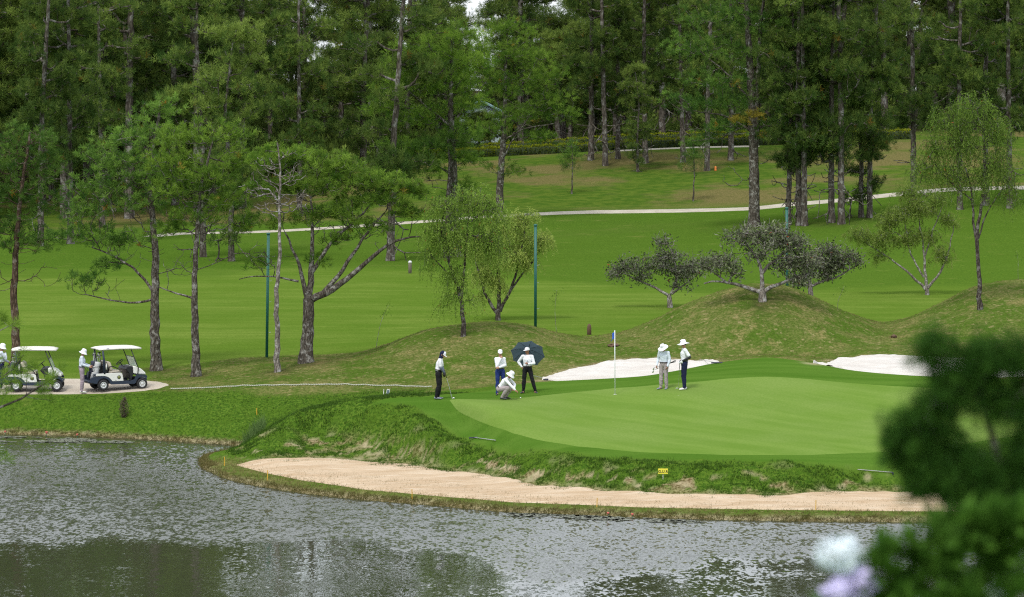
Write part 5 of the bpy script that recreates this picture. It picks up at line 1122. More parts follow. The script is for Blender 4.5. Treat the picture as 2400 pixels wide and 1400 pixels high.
    for x in (-.83, .83):
        for sg in (-1, 1):
            mt = Matrix.Translation((x, sg * .50, .228)) @ Matrix.Rotation(R(90) * -sg, 4, 'X')
            w = lathe_obj('wheel', [(.12, -.10), (.19, -.105), (.218, -.085), (.226, -.03), (.226, .03), (.218, .085), (.19, .105), (.135, .10), (.13, .06), (.0005, .06)], M_tyre, t, mt, 28, False)
            lathe_obj('rim', [(.0005, .098), (.03, .10), (.045, .085), (.085, .075), (.10, .085), (.135, .098), (.138, .09)], M_rim, w, mt, 24, False)
            for q in range(6):
                a = q * math.pi / 3; box_obj('rim_slot', [(-.012, -.008, 0, .012, .008, .004)], M_black, w).matrix_local = mt @ Matrix.Translation((math.cos(a) * .085, math.sin(a) * .085, .079))
    # bag rack at the back
    tubes_obj('bag_rack', [([(-.86, -.46, 1.42), (-.98, -.44, 1.42), (-.98, .44, 1.42), (-.86, .46, 1.42)], .013), ([(-.95, -.40, 1.42), (-.84, -.42, 1.0)], .012), ([(-.95, .40, 1.42), (-.84, .42, 1.0)], .012),
                           ([(-.86, -.50, .98), (-1.34, -.48, .96), (-1.40, -.44, .90), (-1.36, -.42, .50)], .014), ([(-.86, .50, .98), (-1.34, .48, .96), (-1.40, .44, .90), (-1.36, .42, .50)], .014), ([(-.86, 0, .98), (-1.36, 0, .96), (-1.40, 0, .90), (-1.36, 0, .50)], .014)], M_black, t)
    for sg in (-1, 1):
        mt = Matrix.Translation((-.17, sg * (W + .001), .53)) @ Matrix.Rotation(R(90) * -sg, 4, 'X')
        em = lathe_obj('emblem', [(.078, 0), (.078, .004), (.0005, .004)], M_black, t, mt, 24, False); lathe_obj('emblem_disc', [(.060, .004), (.058, .007), (.0005, .007)], M_olive, em, mt, 24, False)
        tubes_obj('emblem_tree', [([mt @ Vector((0, -.04, .0085)), mt @ Vector((0, .03, .0085))], .004), ([mt @ Vector((-.03, .01, .0085)), mt @ Vector((.03, .015, .0085))], .006)], M_black, em, 4)
        box_obj('badge', [(-.33, sg * (W + .001), .402, -.315, sg * (W + .004), .426), (-.31, sg * (W + .001), .402, -.285, sg * (W + .004), .41), (-.28, sg * (W + .001), .402, -.262, sg * (W + .004), .408)], M_black, t)
        lathe_obj('headlight', [(.05, 0), (.045, .012), (.0005, .018)], M_glass if 0 else M_rim, t, Matrix.Translation((.93, sg * .36, .70)) @ Matrix.Rotation(R(68), 4, 'Y'), 16, False)
        lathe_obj('bottle_holder', [(.035, 0), (.035, .16), (.02, .20), (.02, .24), (.0005, .24)], M_white, t, Matrix.Translation((-.70, sg * .555, .86)), 12)
    return t
def copy_tree(o, parent=None):
    c = o.copy(); COL.objects.link(c); c.parent = parent
    for ch in list(o.children): copy_tree(ch, c)
    return c
cart = make_cart('white golf buggy seen whole at the path end, a man standing behind it')
def place_cart(c, px_, py_, deg):
    h = hit(px_, py_); a = R(deg); off = Matrix.Rotation(a, 3, 'Z') @ Vector((.83, .60, 0)); x, y = h[0] + off.x, h[1] + off.y
    c.location = (x, y, ground(x, y) + .037); c.rotation_euler = (0, 0, a); return c
cart2 = copy_tree(cart); cart2['label'] = 'white golf buggy at the left edge half hidden behind pine twigs'
place_cart(cart, 243, 922, 25); place_cart(cart2, 37, 923, 3)

def golf_bag(c, off, label, body, seed, heads=True):
    r = np.random.default_rng(seed); loc = Matrix.LocRotScale(c.location, c.rotation_euler, None) @ Vector(off)
    t = thing('golf_bag', label, 'golf bag', tuple(loc), c.rotation_euler.z, 'golf bags on the backs of the buggies'); tilt = Matrix.Rotation(R(12), 4, 'Y')
    lathe_obj('bag_tube', [(.115, 0), (.125, .02), (.12, .45), (.13, .72), (.135, .80), (.12, .81), (.10, .78), (.0005, .76)], body, t, tilt @ Matrix.Diagonal((.95, 1.1, 1, 1)), 18)
    bo = box_obj('pocket', [(-.17, -.09, .08, -.08, .09, .36), (-.16, -.07, .42, -.09, .07, .62)], body, t, .03); bo.matrix_local = tilt
    tubes_obj('strap', [([tilt @ Vector(p) for p in ((-.12, .02, .78), (-.22, .03, .62), (-.22, .03, .4), (-.13, .02, .25))], .012)], M_black, t, 6)
    for k in range(8):
        a = r.random() * 6.28; x, y = math.cos(a) * .07, math.sin(a) * .08; h_ = .98 + r.random() * .22; cl = tubes_obj('club_shaft', [([tilt @ Vector((x * .7, y * .7, .7)), tilt @ Vector((x, y, h_))], .006)], M_steel, t, 5)
        wood = k < 3; p = tilt @ Vector((x, y, h_)); d = Vector((math.cos(a * 2), math.sin(a * 2), 0))
        solid('club_head', [[(p, .018, None), (p + d * .06, (.045, .04, .03) if wood else (.02, .03, .035), None)]], .011, M_black if wood else M_steel, cl)
    return t
golf_bag(cart, (-1.12, -.25, .36), 'pale grey golf bag on the near side of the right hand buggy', M_bag, 1); golf_bag(cart, (-1.12, .26, .36), 'dark golf bag behind the pale grey one on the right hand buggy', M_bagdark, 2)
golf_bag(cart2, (-1.12, -.25, .36), 'golf bag with a bright club cover on the near side of the left hand buggy', M_bagdark, 3); golf_bag(cart2, (-1.12, .26, .36), 'golf bag on the far side of the left hand buggy', M_bag, 4)

# ---------------------------------------------------------------- posts, stakes, signs, rakes, rope
M_teal = mat('green_post_paint', (.008, .10, .075), .5); M_stake = mat('yellow_stake_paint', (.62, .36, .03), .6); M_wood = mat('weathered_wood', (.10, .055, .03), .8); M_concrete = mat('bollard_concrete', (.16, .13, .10), .9)
for (bx, by, tx, ty, lb) in [(625, 838, 629, 550, 'tall dark green post on the left beside the thin dying pine'), (1255, 766, 1255, 530, 'tall dark green post in the middle, right of the bottlebrush pair'), (1845, 690, 1844, 490, 'tall blue green post partly behind the wide gnarled tree')]:
    h = hit(bx, by); 
    if bx == 1845: D = 158.; h = np.array([(bx - 1200) * D / FPX, D, ground((bx - 1200) * D / FPX, D)])
    if bx == 1255: D = 151.; h = np.array([(bx - 1200) * D / FPX, D, ground((bx - 1200) * D / FPX, D)])
    s_ = h[1] / FPX; zt = hz(h[1], ty) - h[2]; t = thing('green_post', lb, 'post', tuple(h)); tubes_obj('post_tube', [([(0, 0, -.2), ((tx - bx) * s_, 0, zt)], .062)], M_teal, t, 12)
    lathe_obj('post_cap', [(.08, 0), (.085, .03), (.07, .07), (.0005, .09)], M_teal, t, Matrix.Translation(((tx - bx) * s_, 0, zt)), 14)
    tubes_obj('hook', [([((tx - bx) * s_ * q, 0, zt * q), ((tx - bx) * s_ * q + .16, 0, zt * q + .01), ((tx - bx) * s_ * q + .16, 0, zt * q + .06)], .008) for q in (.2, .45, .62)], M_steel, t, 5)
for i, (bx, by, h_, lb) in enumerate([(526, 1092, .32, 'yellow stake at the grassy tip of the peninsula'), (626.5, 1127, .36, 'yellow stake at the lower left edge of the beach sand'), (966, 1170, .33, 'yellow stake in the grass rim in the middle of the beach sand'),
                     (1399, 1189, .30, 'yellow stake on the rim below the bank, left of the yellow sign'), (1912, 1196, .32, 'yellow stake on the rim at the right below the long handled rake'), (602, 972, .26, 'short yellow and dark stake on the grassy bank of the inlet')]):
    h = hit(bx, by); o = tubes_obj('stake', [([(0, 0, -.1), (.004, 0, h_)], .016)], M_stake, None, 4); o.location = tuple(h); o.rotation_euler = (0, R(2 * math.sin(i * 2.3)), .4); tag(o, lb, 'stake', 'yellow stakes round the water')
# G.U.R sign
h = hit(1554, 1125); t = thing('sign', 'small yellow sign reading G.U.R on a white stick in the grassy bank', 'sign', tuple(h)); s_ = h[1] / FPX; M_signy = mat('sign_yellow', (.72, .66, .05), .5)
tubes_obj('sign_stick', [([(0, 0, -.1), (0, .012, 20 * s_)], .008)], M_white, t, 6); box_obj('sign_board', [(-11.5 * s_, -.008, 12.5 * s_, 11.5 * s_, .004, 25 * s_)], M_signy, t)
fc = bpy.data.curves.new('lettering', 'FONT'); fc.body = 'G.U.R'; fc.size = 8.6 * s_; fc.align_x = 'CENTER'; fc.extrude = .001; fc.space_character = 1.08; fc.offset = .0035; fc.materials.append(M_black)
fo = bpy.data.objects.new('lettering', fc); COL.objects.link(fo); dg = bpy.context.evaluated_depsgraph_get(); lm = bpy.data.meshes.new_from_object(fo.evaluated_get(dg)); bpy.data.objects.remove(fo); link('lettering', lm, t, (0, -.010, 15.2 * s_), (R(90), 0, 0))
# small tilted white sign and its white peg
h = hit(906, 931); s_ = h[1] / FPX; h = np.array([(908 - 1200) * 131 / FPX, 131, 0]); h[2] = ground(h[0], h[1]); t = thing('sign', 'small white framed sign leaning right beside a white peg behind the peninsula', 'sign', tuple(h)); z0 = hz(131, 929) - h[2]
o = box_obj('sign_frame', [(-.06, -.01, 0, .06, .01, .27)], M_white, t, .004); o.location = (-.02, 0, z0); o.rotation_euler = (0, R(14), 0); o2 = box_obj('sign_face', [(-.042, -.014, .08, .042, -.011, .25)], mat('grey_sign_face', (.12, .17, .20), .4), o); tubes_obj('sign_leg', [([(-.03, 0, -.05), (-.02, 0, z0 + .02)], .012)], M_white, t, 6)
h = np.array([(899 - 1200) * 131 / FPX, 131, 0]); h[2] = ground(h[0], h[1]); o = tubes_obj('white_peg', [([(0, 0, -.05), (.01, 0, hz(131, 912) - h[2])], [.022, .010])], M_white, None, 6); o.location = tuple(h); tag(o, 'slim white peg standing left of the small leaning sign', 'peg')
# rakes
def rake(a, b, label, D=None):
    A_, B_ = (Vector(hit(*a)), Vector(hit(*b))) if D is None else [Vector(P(p[0], p[1], D)) for p in (a, b)]
    t = thing('bunker_rake', label, 'rake', tuple(A_)); d = (B_ - A_); u = d.normalized(); n = Vector((-u.y, u.x, 0)); up = Vector((0, 0, .04))
    tubes_obj('rake_handle', [([up, d + up + Vector((0, 0, .03))], .014)], M_steel, t, 6); tubes_obj('rake_head', [([up - n * .22, up + n * .22], .024)], M_bagdark, t, 6)
    tubes_obj('rake_teeth', [([up + n * q, up + n * q - Vector((0, 0, .07))], .006) for q in np.linspace(-.2, .2, 9)], M_bagdark, t, 4)
rake((1112, 1029), (1162, 1037), 'bunker rake lying on the lawn at the left front of the green'); rake((2091, 1112), (2010, 1107), 'long handled rake lying on the bank at the right'); rake((1285, 892), (1246, 884), 'rake with dark handle lying left of the white bunker behind the umbrella')
rake((1680, 853), (1640, 847), 'reddish handled rake at the back lip of the white bunker')
# rope lying on the grass
def rope():
    pts = np.array([hit(a, b) for a, b in [(400,913.5),(450,912),(520,909),(600,906),(700,904.5),(780,903.5),(850,904),(930,905.5),(1012,908)]]); p = densify(pts, .05); p[:, 2] = grid_z(p[:, 0], p[:, 1]) + .035
    L_ = np.r_[0, np.cumsum(np.linalg.norm(np.diff(p, axis=0), axis=1))]; t = thing('rope', 'long white twisted rope lying across the grass from the buggies to the green', 'rope', tuple(p[0])); m = mat('rope_white', (.48, .49, .42), .8)
    for ph in (0, math.pi):
        q = p - p[0]; q = q + np.stack([0 * L_, np.sin(L_ * 30 + ph) * .020, np.cos(L_ * 30 + ph) * .020], -1); T = Tubes(); T.add(q, np.full(len(q), .011), 5); link('strand', T.mesh('strand', m), t)
rope()
# bollards, stump, markers
h = hit(961, 641); t = thing('bollard', 'short brown bollard with a pale round cap on the fairway left of the tall pines', 'bollard', tuple(h)); s_ = h[1] / FPX
lathe_obj('bollard_post', [(4 * s_, -.2), (4 * s_, 23 * s_), (3.6 * s_, 24 * s_)], M_concrete, t, k=14); lathe_obj('bollard_cap', [(4 * s_, 23.5 * s_), (4.4 * s_, 26 * s_), (3.2 * s_, 29 * s_), (.001, 30 * s_)], M_rim, t, k=14)
h = hit(1381, 785); s_ = h[1] / FPX; o = lathe_obj('bollard', [(5 * s_, -.2), (5.2 * s_, 12 * s_), (4.6 * s_, 20 * s_), (2.6 * s_, 25 * s_), (.001, 26 * s_)], M_wood, k=14); o.location = tuple(h); tag(o, 'dark brown rounded wooden bollard between the two mounds', 'bollard')
def rock(px_, py_, w, hgt, label, m, name='rock', cat='rock', seed=0):
    h = hit(px_, py_); s_ = h[1] / FPX; bm = bmesh.new(); bmesh.ops.create_icosphere(bm, subdivisions=3, radius=1); r = random.Random(seed)
    for v_ in bm.verts: v_.co = Vector((v_.co.x * w * s_ / 2, v_.co.y * w * s_ / 2, v_.co.z * hgt * s_ * .6)) * (1 + .25 * math.sin(v_.co.x * 4 + seed) * math.cos(v_.co.y * 5 + v_.co.z * 3))
    o = bm_obj(name, bm, m); o.location = (h[0], h[1], h[2] + hgt * s_ * .2); tag(o, label, cat)
M_rock = mat('grey_rock', (.20, .17, .13), .9); rock(1437, 812, 28, 8, 'flat brown tree stump in the hollow behind the flag', M_wood, 'tree_stump', 'stump', 3); rock(2095, 792, 13, 9, 'small brown block on the slope right of the big mound', M_wood, 'wooden_block', 'block', 5)
M_orange = mat('orange_paint', (.55, .16, .02), .6)
h = hit(1677, 401); o = lathe_obj('marker_cone', [(.12, 0), (.11, .04), (.08, .2), (.09, .34), (.001, .4)], M_orange, k=12); o.location = tuple(h); tag(o, 'small orange marker on the slope beside a hillside pine', 'marker')
h = hit(563, 534); o = tubes_obj('marker_post', [([(0, 0, 0), (0, 0, .75)], .10)], mat('rust_red', (.28, .06, .03), .7), None, 8); o.location = tuple(h); tag(o, 'rusty red marker post near the far path on the left', 'post')

# ---------------------------------------------------------------- small plants
def sapling(px_, py_, top, label, seed, lean=0, leaves=True):
    h = hit(px_, py_); s_ = h[1] / FPX; H = (py_ - top) * s_; r = np.random.default_rng(seed); k = 12; f = np.linspace(0, 1, k)
    p = np.stack([lean * s_ * f ** 1.5 + .04 * np.sin(f * 5 + seed), 0 * f, H * f], -1); T = Tubes(); T.add(p, .012 * (1 - f * .6), 5); t = thing('sapling', label, 'sapling', tuple(h))
    link('stem', T.mesh('stem', M_bark_pale), t)
    c = np.repeat(p[-4:], 10, 0) + r.normal(0, .12, (40, 3)); v_, t_ = scatter(c, r.normal(0, 1, (40, 3)) + (0, 0, -.3), [np.array([[-.015, 0, .06], [0, 0, 0], [.015, 0, .06], [0, 0, .16]])], np.ones(40), r.random(40) * .9, r)
    link('leaves', soup_mesh('leaves', v_, t_, M_droop, 4), t)
sapling(880, 815, 715, 'bent bare sapling on the left shoulder of the front mound', 1, 32); sapling(1302, 778, 680, 'young feathery sapling right of the middle green post', 2, 2); sapling(1964, 726, 672, 'thin crooked sapling in the dip behind the big mound', 3, 12)
sapling(2388, 655, 590, 'leafy young sapling at the right edge above the right hand mound', 4, -6); sapling(207 * 1, 838 if 0 else 880, 838, 'tiny weed sapling behind the man at the buggy', 5, 3) if 0 else None
h = hit(291, 978); s_ = h[1] / FPX; t = thing('shrub', 'small withered columnar shrub on the grassy bank below the right hand buggy', 'shrub', tuple(h)); r = np.random.default_rng(8)
T = Tubes(); 
for q in range(5): T.add([(r.normal(0, .04), r.normal(0, .04), 0), (r.normal(0, .07), r.normal(0, .07), .3), (r.normal(0, .10), r.normal(0, .1), .72)], [.014, .01, .005], 5)
link('stems', T.mesh('stems', M_bark_dark), t); n = 700; zz = r.random(n) * .8; w = .19 * np.sin(np.clip(zz / .8, .08, 1) * 2.7 + .3); a = r.random(n) * 6.28; q = np.sqrt(r.random(n)) * w
v_, t_ = scatter(np.stack([q * np.cos(a), q * np.sin(a), zz], -1), r.normal(0, 1, (n, 3)) + (0, 0, -.6), [np.array([[-.012, 0, .04], [0, 0, 0], [.012, 0, .04], [0, 0, .09]])], np.ones(n), r.random(n) * .9, r)
M_wither = m_leaf('withered_leaves', (.07, .06, .035), (.20, .17, .11)); link('foliage', soup_mesh('foliage', v_, t_, M_wither, 4), t)

# hedges
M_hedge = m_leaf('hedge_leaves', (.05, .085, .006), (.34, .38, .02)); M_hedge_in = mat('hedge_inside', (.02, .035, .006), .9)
def hedge(pts, H, W, label, seed, dens=900):
    g_ = np.array([hit(a, b) for a, b in pts]); p = densify(g_, .5); p[:, 2] = grid_z(p[:, 0], p[:, 1]); t = thing('hedge', label, 'hedge', tuple(p[0])); q = p - p[0]; r = np.random.default_rng(seed); n = len(q)
    d = np.gradient(q, axis=0); nn_ = np.stack([-d[:, 1], d[:, 0]], -1); nn_ /= np.linalg.norm(nn_, axis=1)[:, None]; nrm = np.c_[nn_, np.zeros(n)]
    prof = [(-.42, 0), (-.42, .8), (0, .88), (.42, .8), (.42, 0)]; v_ = np.stack([q + nrm * a * W + np.array([0, 0, b * H]) for a, b in prof], 1); ii = np.arange(n * 5).reshape(n, 5)
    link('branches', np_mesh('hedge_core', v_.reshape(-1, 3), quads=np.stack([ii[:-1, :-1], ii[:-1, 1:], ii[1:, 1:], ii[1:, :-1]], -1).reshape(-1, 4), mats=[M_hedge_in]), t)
    L_ = np.linalg.norm(np.diff(q, axis=0), axis=1).sum(); m = int(L_ * dens / 6); u = r.random(m) * (n - 1.001); i = u.astype(int); f = (u - i)[:, None]; c = q[i] * (1 - f) + q[i + 1] * f; nr_ = nrm[i]
    side = r.random(m) < .5; a = np.where(side, -.5 + .06 * r.normal(size=m), r.random(m) - .5); z = np.where(side, r.random(m), 1 + .05 * r.normal(size=m)); bump = 1 + .10 * np.sin(u * 1.9) * np.cos(u * .73 + seed)
    c = c + nr_ * (a * W)[:, None]; c[:, 2] += z * H * bump; dd = r.normal(0, .7, (m, 3)) + np.where(side[:, None], -nr_, np.array([0, 0, 1.]))
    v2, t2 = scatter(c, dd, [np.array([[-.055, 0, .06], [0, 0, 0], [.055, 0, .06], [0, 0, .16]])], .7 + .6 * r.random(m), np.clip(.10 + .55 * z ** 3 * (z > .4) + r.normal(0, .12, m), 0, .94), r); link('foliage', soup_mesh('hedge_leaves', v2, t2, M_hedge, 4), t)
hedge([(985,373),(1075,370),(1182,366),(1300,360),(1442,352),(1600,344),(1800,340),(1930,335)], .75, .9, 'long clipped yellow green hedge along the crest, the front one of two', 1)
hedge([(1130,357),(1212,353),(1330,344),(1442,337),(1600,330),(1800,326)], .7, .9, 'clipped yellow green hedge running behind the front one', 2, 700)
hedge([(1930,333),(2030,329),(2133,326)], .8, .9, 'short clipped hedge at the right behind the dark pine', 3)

# pale house glimpsed through the trees
M_house = mat('pale_green_wall', (.50, .62, .62), .7); M_hroof = mat('blue_grey_roof', (.20, .34, .36), .6)
D = 430.; x0, z0 = (1125 - 1200) * D / FPX, ground((1125 - 1200) * D / FPX, D); t = thing('house', 'pale blue green gabled house glimpsed between the pines', 'house', (x0, D, z0)); zt = hz(D, 238) - z0; w = 2.6
prism_obj('wall', [(-w, 0), (-w, zt - 1.3), (0, zt), (w, zt - 1.3), (w, 0)], 0, 9, M_house, t)
for sg in (-1, 1):
    prism_obj('roof_slope', [(0, zt + .02), (0, zt + .25), (sg * (w + .6), zt - 1.4), (sg * (w + .6), zt - 1.6)], -.5, 9.5, M_hroof, t)
box_obj('window', [(-.6, -.06, zt - 3.4, .6, -.01, zt - 2.2)], M_hroof, t)

# ---------------------------------------------------------------- water plants at the banks
M_pad = mat('lily_pads', (.17, .18, .13), .6); M_pink = mat('lotus_pink', (.70, .16, .14), .6)
def pads(name, poly, n, label, seed):
    r = np.random.default_rng(seed); v_, f_ = [], []; a = np.array(poly); k = 0; out = []
    while len(out) < n:
        px_ = r.uniform(a[:, 0].min(), a[:, 0].max()); D = r.uniform(a[:, 1].min(), a[:, 1].max())
        if in_poly(a, np.array([px_]), np.array([D]))[0] and fbm(np.array([px_ * .02]), np.array([D * 1.3]), 3)[0] > -.08: out.append(((px_ - 1200) * D / FPX, D))
    vs, qs = [], []
    for i, (x, y) in enumerate(out):
        rr = r.uniform(.05, .11); b = len(vs); th = r.random() * 6; vs += [(x + math.cos(th + q) * rr, y + math.sin(th + q) * rr, .008 + .004 * (i % 4)) for q in (0, 1.0, 2.1, 3.14, 4.2, 5.3)]; qs += [(b, b + 1, b + 2, b + 3), (b, b + 3, b + 4, b + 5)]
    tag(link(name, np_mesh(name, vs, quads=qs, mats=[M_pad])), label, kind='stuff')
pads('lily_pads', [(-300,133.9),(-300,136.2),(0,136.1),(200,135.2),(320,134.0),(300,133.4),(0,134.0)], 1500, 'floating lily pads along the far bank on the left', 1)
pads('lily_pads', [(1190,111.6),(1200,111.0),(1400,109.8),(1600,109.0),(1650,109.3),(1500,110.4),(1300,111.4)], 1400, 'floating lily pads in front of the grassy rim', 2)
for i, (bx, by, lb) in enumerate([(12, 1014, 'pink lotus bud by the far bank, leftmost'), (109, 1017, 'larger pink lotus flower at the far bank'), (135, 1013, 'pink lotus bud just right of the larger flower'), (181, 1021, 'pink lotus bud at the right end of the lily pads'),
                                  (1425, 1207, 'magenta water lily left of the other in front of the rim'), (1482, 1210, 'magenta water lily right of the other in front of the rim')]):
    D = FPX * CAM_Z / (by + 6 - 200); x = (bx - 1200) * D / FPX; t = thing('lotus_flower', lb, 'flower', (x, D, 0)); s_ = 1 if i in (1,) else .75; tubes_obj('stem', [([(0, 0, -.1), (.01, 0, .10)], .008)], M_teal, t, 5)
    bm = bmesh.new()
    for q in range(7):
        a = q * .9; F = Matrix.Rotation(a, 4, 'Z') @ Matrix.Rotation(R(28), 4, 'Y'); bmesh.ops.create_icosphere(bm, subdivisions=1, radius=1, matrix=Matrix.Translation((0, 0, .10)) @ F @ Matrix.Translation((0, 0, .05 * s_)) @ Matrix.Diagonal((.014, .03, .06 * s_, 1)))
    bm_obj('petals', bm, M_pink, t)

# grass blades on banks and rims: nobody could count them
def blades(name, m, pts, hgt, wid, label, seed, lean=.5, n_=3):
    r = np.random.default_rng(seed); c = np.repeat(pts, n_, 0) + np.c_[r.normal(0, .03, (len(pts) * n_, 2)), np.zeros(len(pts) * n_)]; k = len(c); H = np.repeat(hgt, n_) * (.6 + .7 * r.random(k)); d = r.normal(0, lean, (k, 3)); d[:, 2] = 1; d /= np.linalg.norm(d, axis=1)[:, None]
    s = r.normal(size=(k, 3)); s[:, 2] *= .2; s /= np.linalg.norm(s, axis=1)[:, None]; v_ = np.stack([c - s * wid, c + s * wid, c + d * H[:, None]], 1).reshape(-1, 3)
    t_ = np.repeat(np.clip(np.repeat(r.normal(.45, .2, len(pts)), n_) + r.normal(0, .12, k), 0, 1), 3); tag(link(name, soup_mesh(name, v_, t_, m)), label, kind='stuff')
rr = np.random.default_rng(21)
def pick(mask, n, jitter=.1):
    ii = np.argwhere(mask); ii = ii[rr.integers(0, len(ii), n)]; x = XW[ii[:, 0], ii[:, 1]] + rr.normal(0, jitter * .6, n); y = GD[ii[:, 0], ii[:, 1]] + rr.normal(0, jitter, n); return np.c_[x, y, grid_z(x, y) - .01]
inview = (GP > -150) & (GP < 2500)
m = penins & inview & (c_m < .2) & (Z > .35) & (GD < 130) & (dirt < .4); pt = pick(m, 22000); hg = .05 + .09 * smoothstep(-.1, .2, fbm(pt[:, 0] * 1.3, pt[:, 1] * 2, 3)); blades('bank_grass', M_blade, pt, hg * .85, .012, 'lush uneven grass growing on the bank of the peninsula', 1)
m = leftbank & inview & (Z > .08); pt = pick(m, 12000); blades('bank_grass', M_blade, pt, .03 + .05 * rr.random(len(pt)), .009, 'lush grass growing on the bank below the buggies', 2)
m = (berm > .2) & inview; pt = pick(m, 9000, .12); blades('rim_grass', M_blade_dry, pt, .05 + .07 * rr.random(len(pt)), .008, 'dry yellowish grass on the rim between sand and water', 3)
m = (np.abs(Z - .05) < .10) & inview & (GD > 105) & (GD < 139); pt = pick(m, 9000, .08); pt[:, 2] = np.maximum(pt[:, 2], -.02); blades('shore_grass', M_blade_dry, pt, .06 + .12 * rr.random(len(pt)), .008, 'brownish grass hanging over the water line', 4, .8)
m = (d_m > .5) & inview & (c_m < .2); pt = pick(m, 20000); blades('rough_grass', M_blade_dry, pt, .03 + .05 * rr.random(len(pt)), .009, 'short dry rough on the mounds', 5)
xy = np.array([((570 + 50 * rr.random() - 1200) * d / FPX, d) for d in 131.6 + 1.6 * rr.random(240)]); pt = np.c_[xy, np.maximum(grid_z(xy[:, 0], xy[:, 1]), -.05)]; blades('reeds', m_leaf('reed_leaves', (.06, .12, .03), (.19, .28, .09)), pt, .25 + .3 * rr.random(len(pt)), .012, 'clump of grey green reeds in the corner of the inlet', 6, .35)

# ---------------------------------------------------------------- foreground plants close to the camera
# pine twigs reaching in from the left, its trunk stands just outside the picture
D = 60.; s_ = D / FPX; bx = -170; o_ = np.array([(bx - 1200) * s_, D, ground((bx - 1200) * s_, D)]); t = thing('pine_tree', 'near pine whose twigs with needle bursts reach in from the left edge', 'pine tree', tuple(o_)); r = np.random.default_rng(60)
LL = lambda l: np.array(px_line(l, D)) - o_
limbs = [(LL([(bx, 200 + (14 - o_[2]) / s_ + 20), (-165, 1500), (-150, 1000), (-140, 500), (-135, 100)]), .16, .05), (LL([(-150,1010),(-80,985),(8,957),(60,930),(111,904),(137,880)]), .035, .010), (LL([(-148,960),(-60,920),(0,896),(21,878),(50,846),(56,832)]), .028, .008),
         (LL([(-150,860),(-60,800),(0,780),(20,765)]), .02, .007), (LL([(-150,1160),(-60,1110),(0,1085)]), .02, .007), (LL([(62,929),(62,905),(66,880),(66,866)]), .008, .005), (LL([(62,930),(90,938),(110,937)]), .007, .004), (LL([(0,896),(40,905),(42,890)]), .006, .004)]
tf = [(56,828),(78,860),(66,866),(40,898),(10,895),(14,880),(116,885),(138,868),(128,884),(98,915),(102,928),(118,940),(6,755),(28,762),(36,768),(2,745),(0,1068),(14,1078),(-8,1085),(58,880),(20,905),(2,915),(30,870),(10,930),(110,895),(-10,850),(-20,770),(-20,1060),(44,842)]
tg = LL(tf); tg[:, 1] += r.normal(0, .12, len(tg)); T, dr = grow(limbs, tg, bf=.05, seed=3, tip=.003, lift=.02); c = np.repeat(tg, 2, 0) + r.normal(0, .015, (len(tg) * 2, 3)); dd = np.repeat(dr, 2, 0) + np.array([.2, 0, .8]) + r.normal(0, .25, c.shape)
v_, t_ = scatter(c, dd, [tuft_proto(55, .19, .006, r, 1.3) for _ in range(3)], .8 + .4 * r.random(len(c)), np.clip(r.normal(.6, .2, len(c)), 0, .94), r); link('trunk', T.mesh('near_pine_wood', M_bark), t); link('needles', soup_mesh('near_pine_needles', v_, t_, M_needle_bright), t)
# out of focus conifer and hydrangea at the lower right
D = 11.; s_ = D / FPX; bx = 2420; o_ = np.array([(bx - 1200) * s_, D, ground((bx - 1200) * s_, D)]); t = thing('conifer', 'dark out of focus conifer filling the right edge close to the camera', 'conifer', tuple(o_)); r = np.random.default_rng(61)
LL = lambda l: np.array(px_line(l, D)) - o_
limbs = [(LL([(bx, 200 + (14 - o_[2]) / s_ + 20), (2440, 2000), (2430, 1400), (2400, 1120), (2340, 980), (2290, 900)]), .035, .010), (LL([(2400,1120),(2300,1080),(2200,1060)]), .012, .005), (LL([(2340,980),(2380,900),(2420,840)]), .010, .005), (LL([(2300,1080),(2260,1130),(2230,1170)]), .008, .004)]
bl = [(x - o_[0], y - o_[1], z - o_[2], a, c_, d_) for x, y, z, a, c_, d_ in px_blobs([(2350,960,70,50),(2330,1180,80,35),(2185,822,48,45),(2300,835,60,40),(2240,1120,110,60),(2120,1060,50,55),(2260,880,80,50),(2350,860,60,40),(2400,840,40,50),(2420,930,60,70),(2220,940,80,50),(2170,1000,75,55),(2100,1010,28,30),(2140,1060,55,45),(2210,1080,90,60),(2330,1110,90,60),(2180,1140,70,45),(2290,1160,80,40),(2420,1080,70,90),(2380,1180,80,40)], D)]
tg = blob_targets(bl, 1200, r); T, dr = grow(limbs, tg, bf=.1, seed=4, tip=.0012, lift=.05); c = np.repeat(tg, 5, 0) + r.normal(0, .022, (len(tg) * 5, 3)); dd = np.repeat(dr, 5, 0) * .6 + np.array([0, 0, .5]) + r.normal(0, .5, c.shape)
v_, t_ = scatter(c, dd, [tuft_proto(16, .035, .0035, r, 1.3)], .8 + .4 * r.random(len(c)), np.clip(r.normal(.34, .22, len(c)), 0, .94), r); link('trunk', T.mesh('conifer_wood', M_bark), t); link('needles', soup_mesh('conifer_needles', v_, t_, M_fg), t)
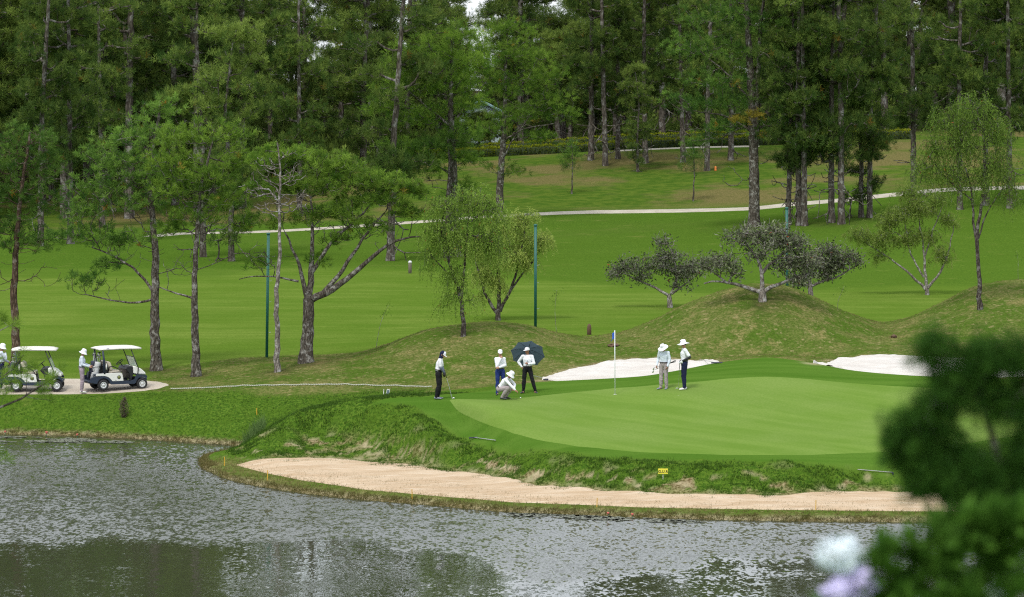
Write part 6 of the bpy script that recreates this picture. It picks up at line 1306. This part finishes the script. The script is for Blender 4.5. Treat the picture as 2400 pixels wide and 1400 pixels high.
D = 9.2; s_ = D / FPX; bx = 2230; o_ = np.array([(bx - 1200) * s_, D, ground((bx - 1200) * s_, D)]); t = thing('hydrangea', 'blurred hydrangea with one white blue and one lilac flower head in the lower right corner', 'hydrangea', tuple(o_)); r = np.random.default_rng(62); LL = lambda l: np.array(px_line(l, D)) - o_
T = Tubes(); 
for q in [(2000,1420),(2060,1330),(2180,1290),(2300,1270),(2390,1280),(2120,1380)]: e_ = LL([q])[0]; T.add([(0, 0, 0), e_ * np.array([.4, .4, .6]), e_], [.010, .008, .004], 5)
link('stems', T.mesh('hydrangea_stems', M_bark_pale), t)
leafs = []
lb_ = [(x - o_[0], y - o_[1], z - o_[2], a, c_, d_) for x, y, z, a, c_, d_ in px_blobs([(2070,1340,55,50),(2130,1300,50,40),(2200,1290,60,60),(2290,1280,70,60),(2380,1290,50,60),(2180,1390,120,60),(2330,1390,100,70),(2060,1420,50,40),(2420,1240,40,50),(2250,1235,70,40),(2360,1225,60,45),(1960,1430,40,20)], D)]
c = blob_targets(lb_, 650, r); pl = np.array([[-.026, 0, .045], [0, 0, 0], [.026, 0, .045], [0, .006, .11]]); v_, t_ = scatter(c, r.normal(0, .6, c.shape) + (0, -.3, .5), [pl], .5 + .4 * r.random(len(c)), r.random(len(c)) * .9, r)
link('leaves', soup_mesh('hydrangea_leaves', v_, t_, m_leaf('hydrangea_leaf', (.045, .125, .014), (.18, .38, .05)), 4), t)
for k, (fx, fy, rad, colr) in enumerate([(1972, 1300, 54, (.72, .80, .84)), (2020, 1368, 46, (.58, .52, .80)), (1970, 1392, 46, (.60, .55, .82)), (2325, 1410, 42, (.45, .55, .50))]):
    m = mat('hydrangea_petal_%s' % 'abcd'[k], colr, .7); cc = LL([(fx, fy)])[0]; n = 260; d = r.normal(size=(n, 3)); d /= np.linalg.norm(d, axis=1)[:, None]
    v_, t_ = scatter(cc + d * (rad * s_ * (.72 + .3 * r.random((n, 1)) + .12 * np.sin(d[:, :1] * 6 + k))) * np.array([1.12, 1, .86]), d + r.normal(0, .2, d.shape), [np.array([[-.007, -.007, .003], [.007, -.007, .003], [.007, .007, .003], [-.007, .007, .003]])], .7 + .4 * r.random(n), r.random(n), r); link('flower_head', soup_mesh('flower_head', v_, t_, m, 4), t)
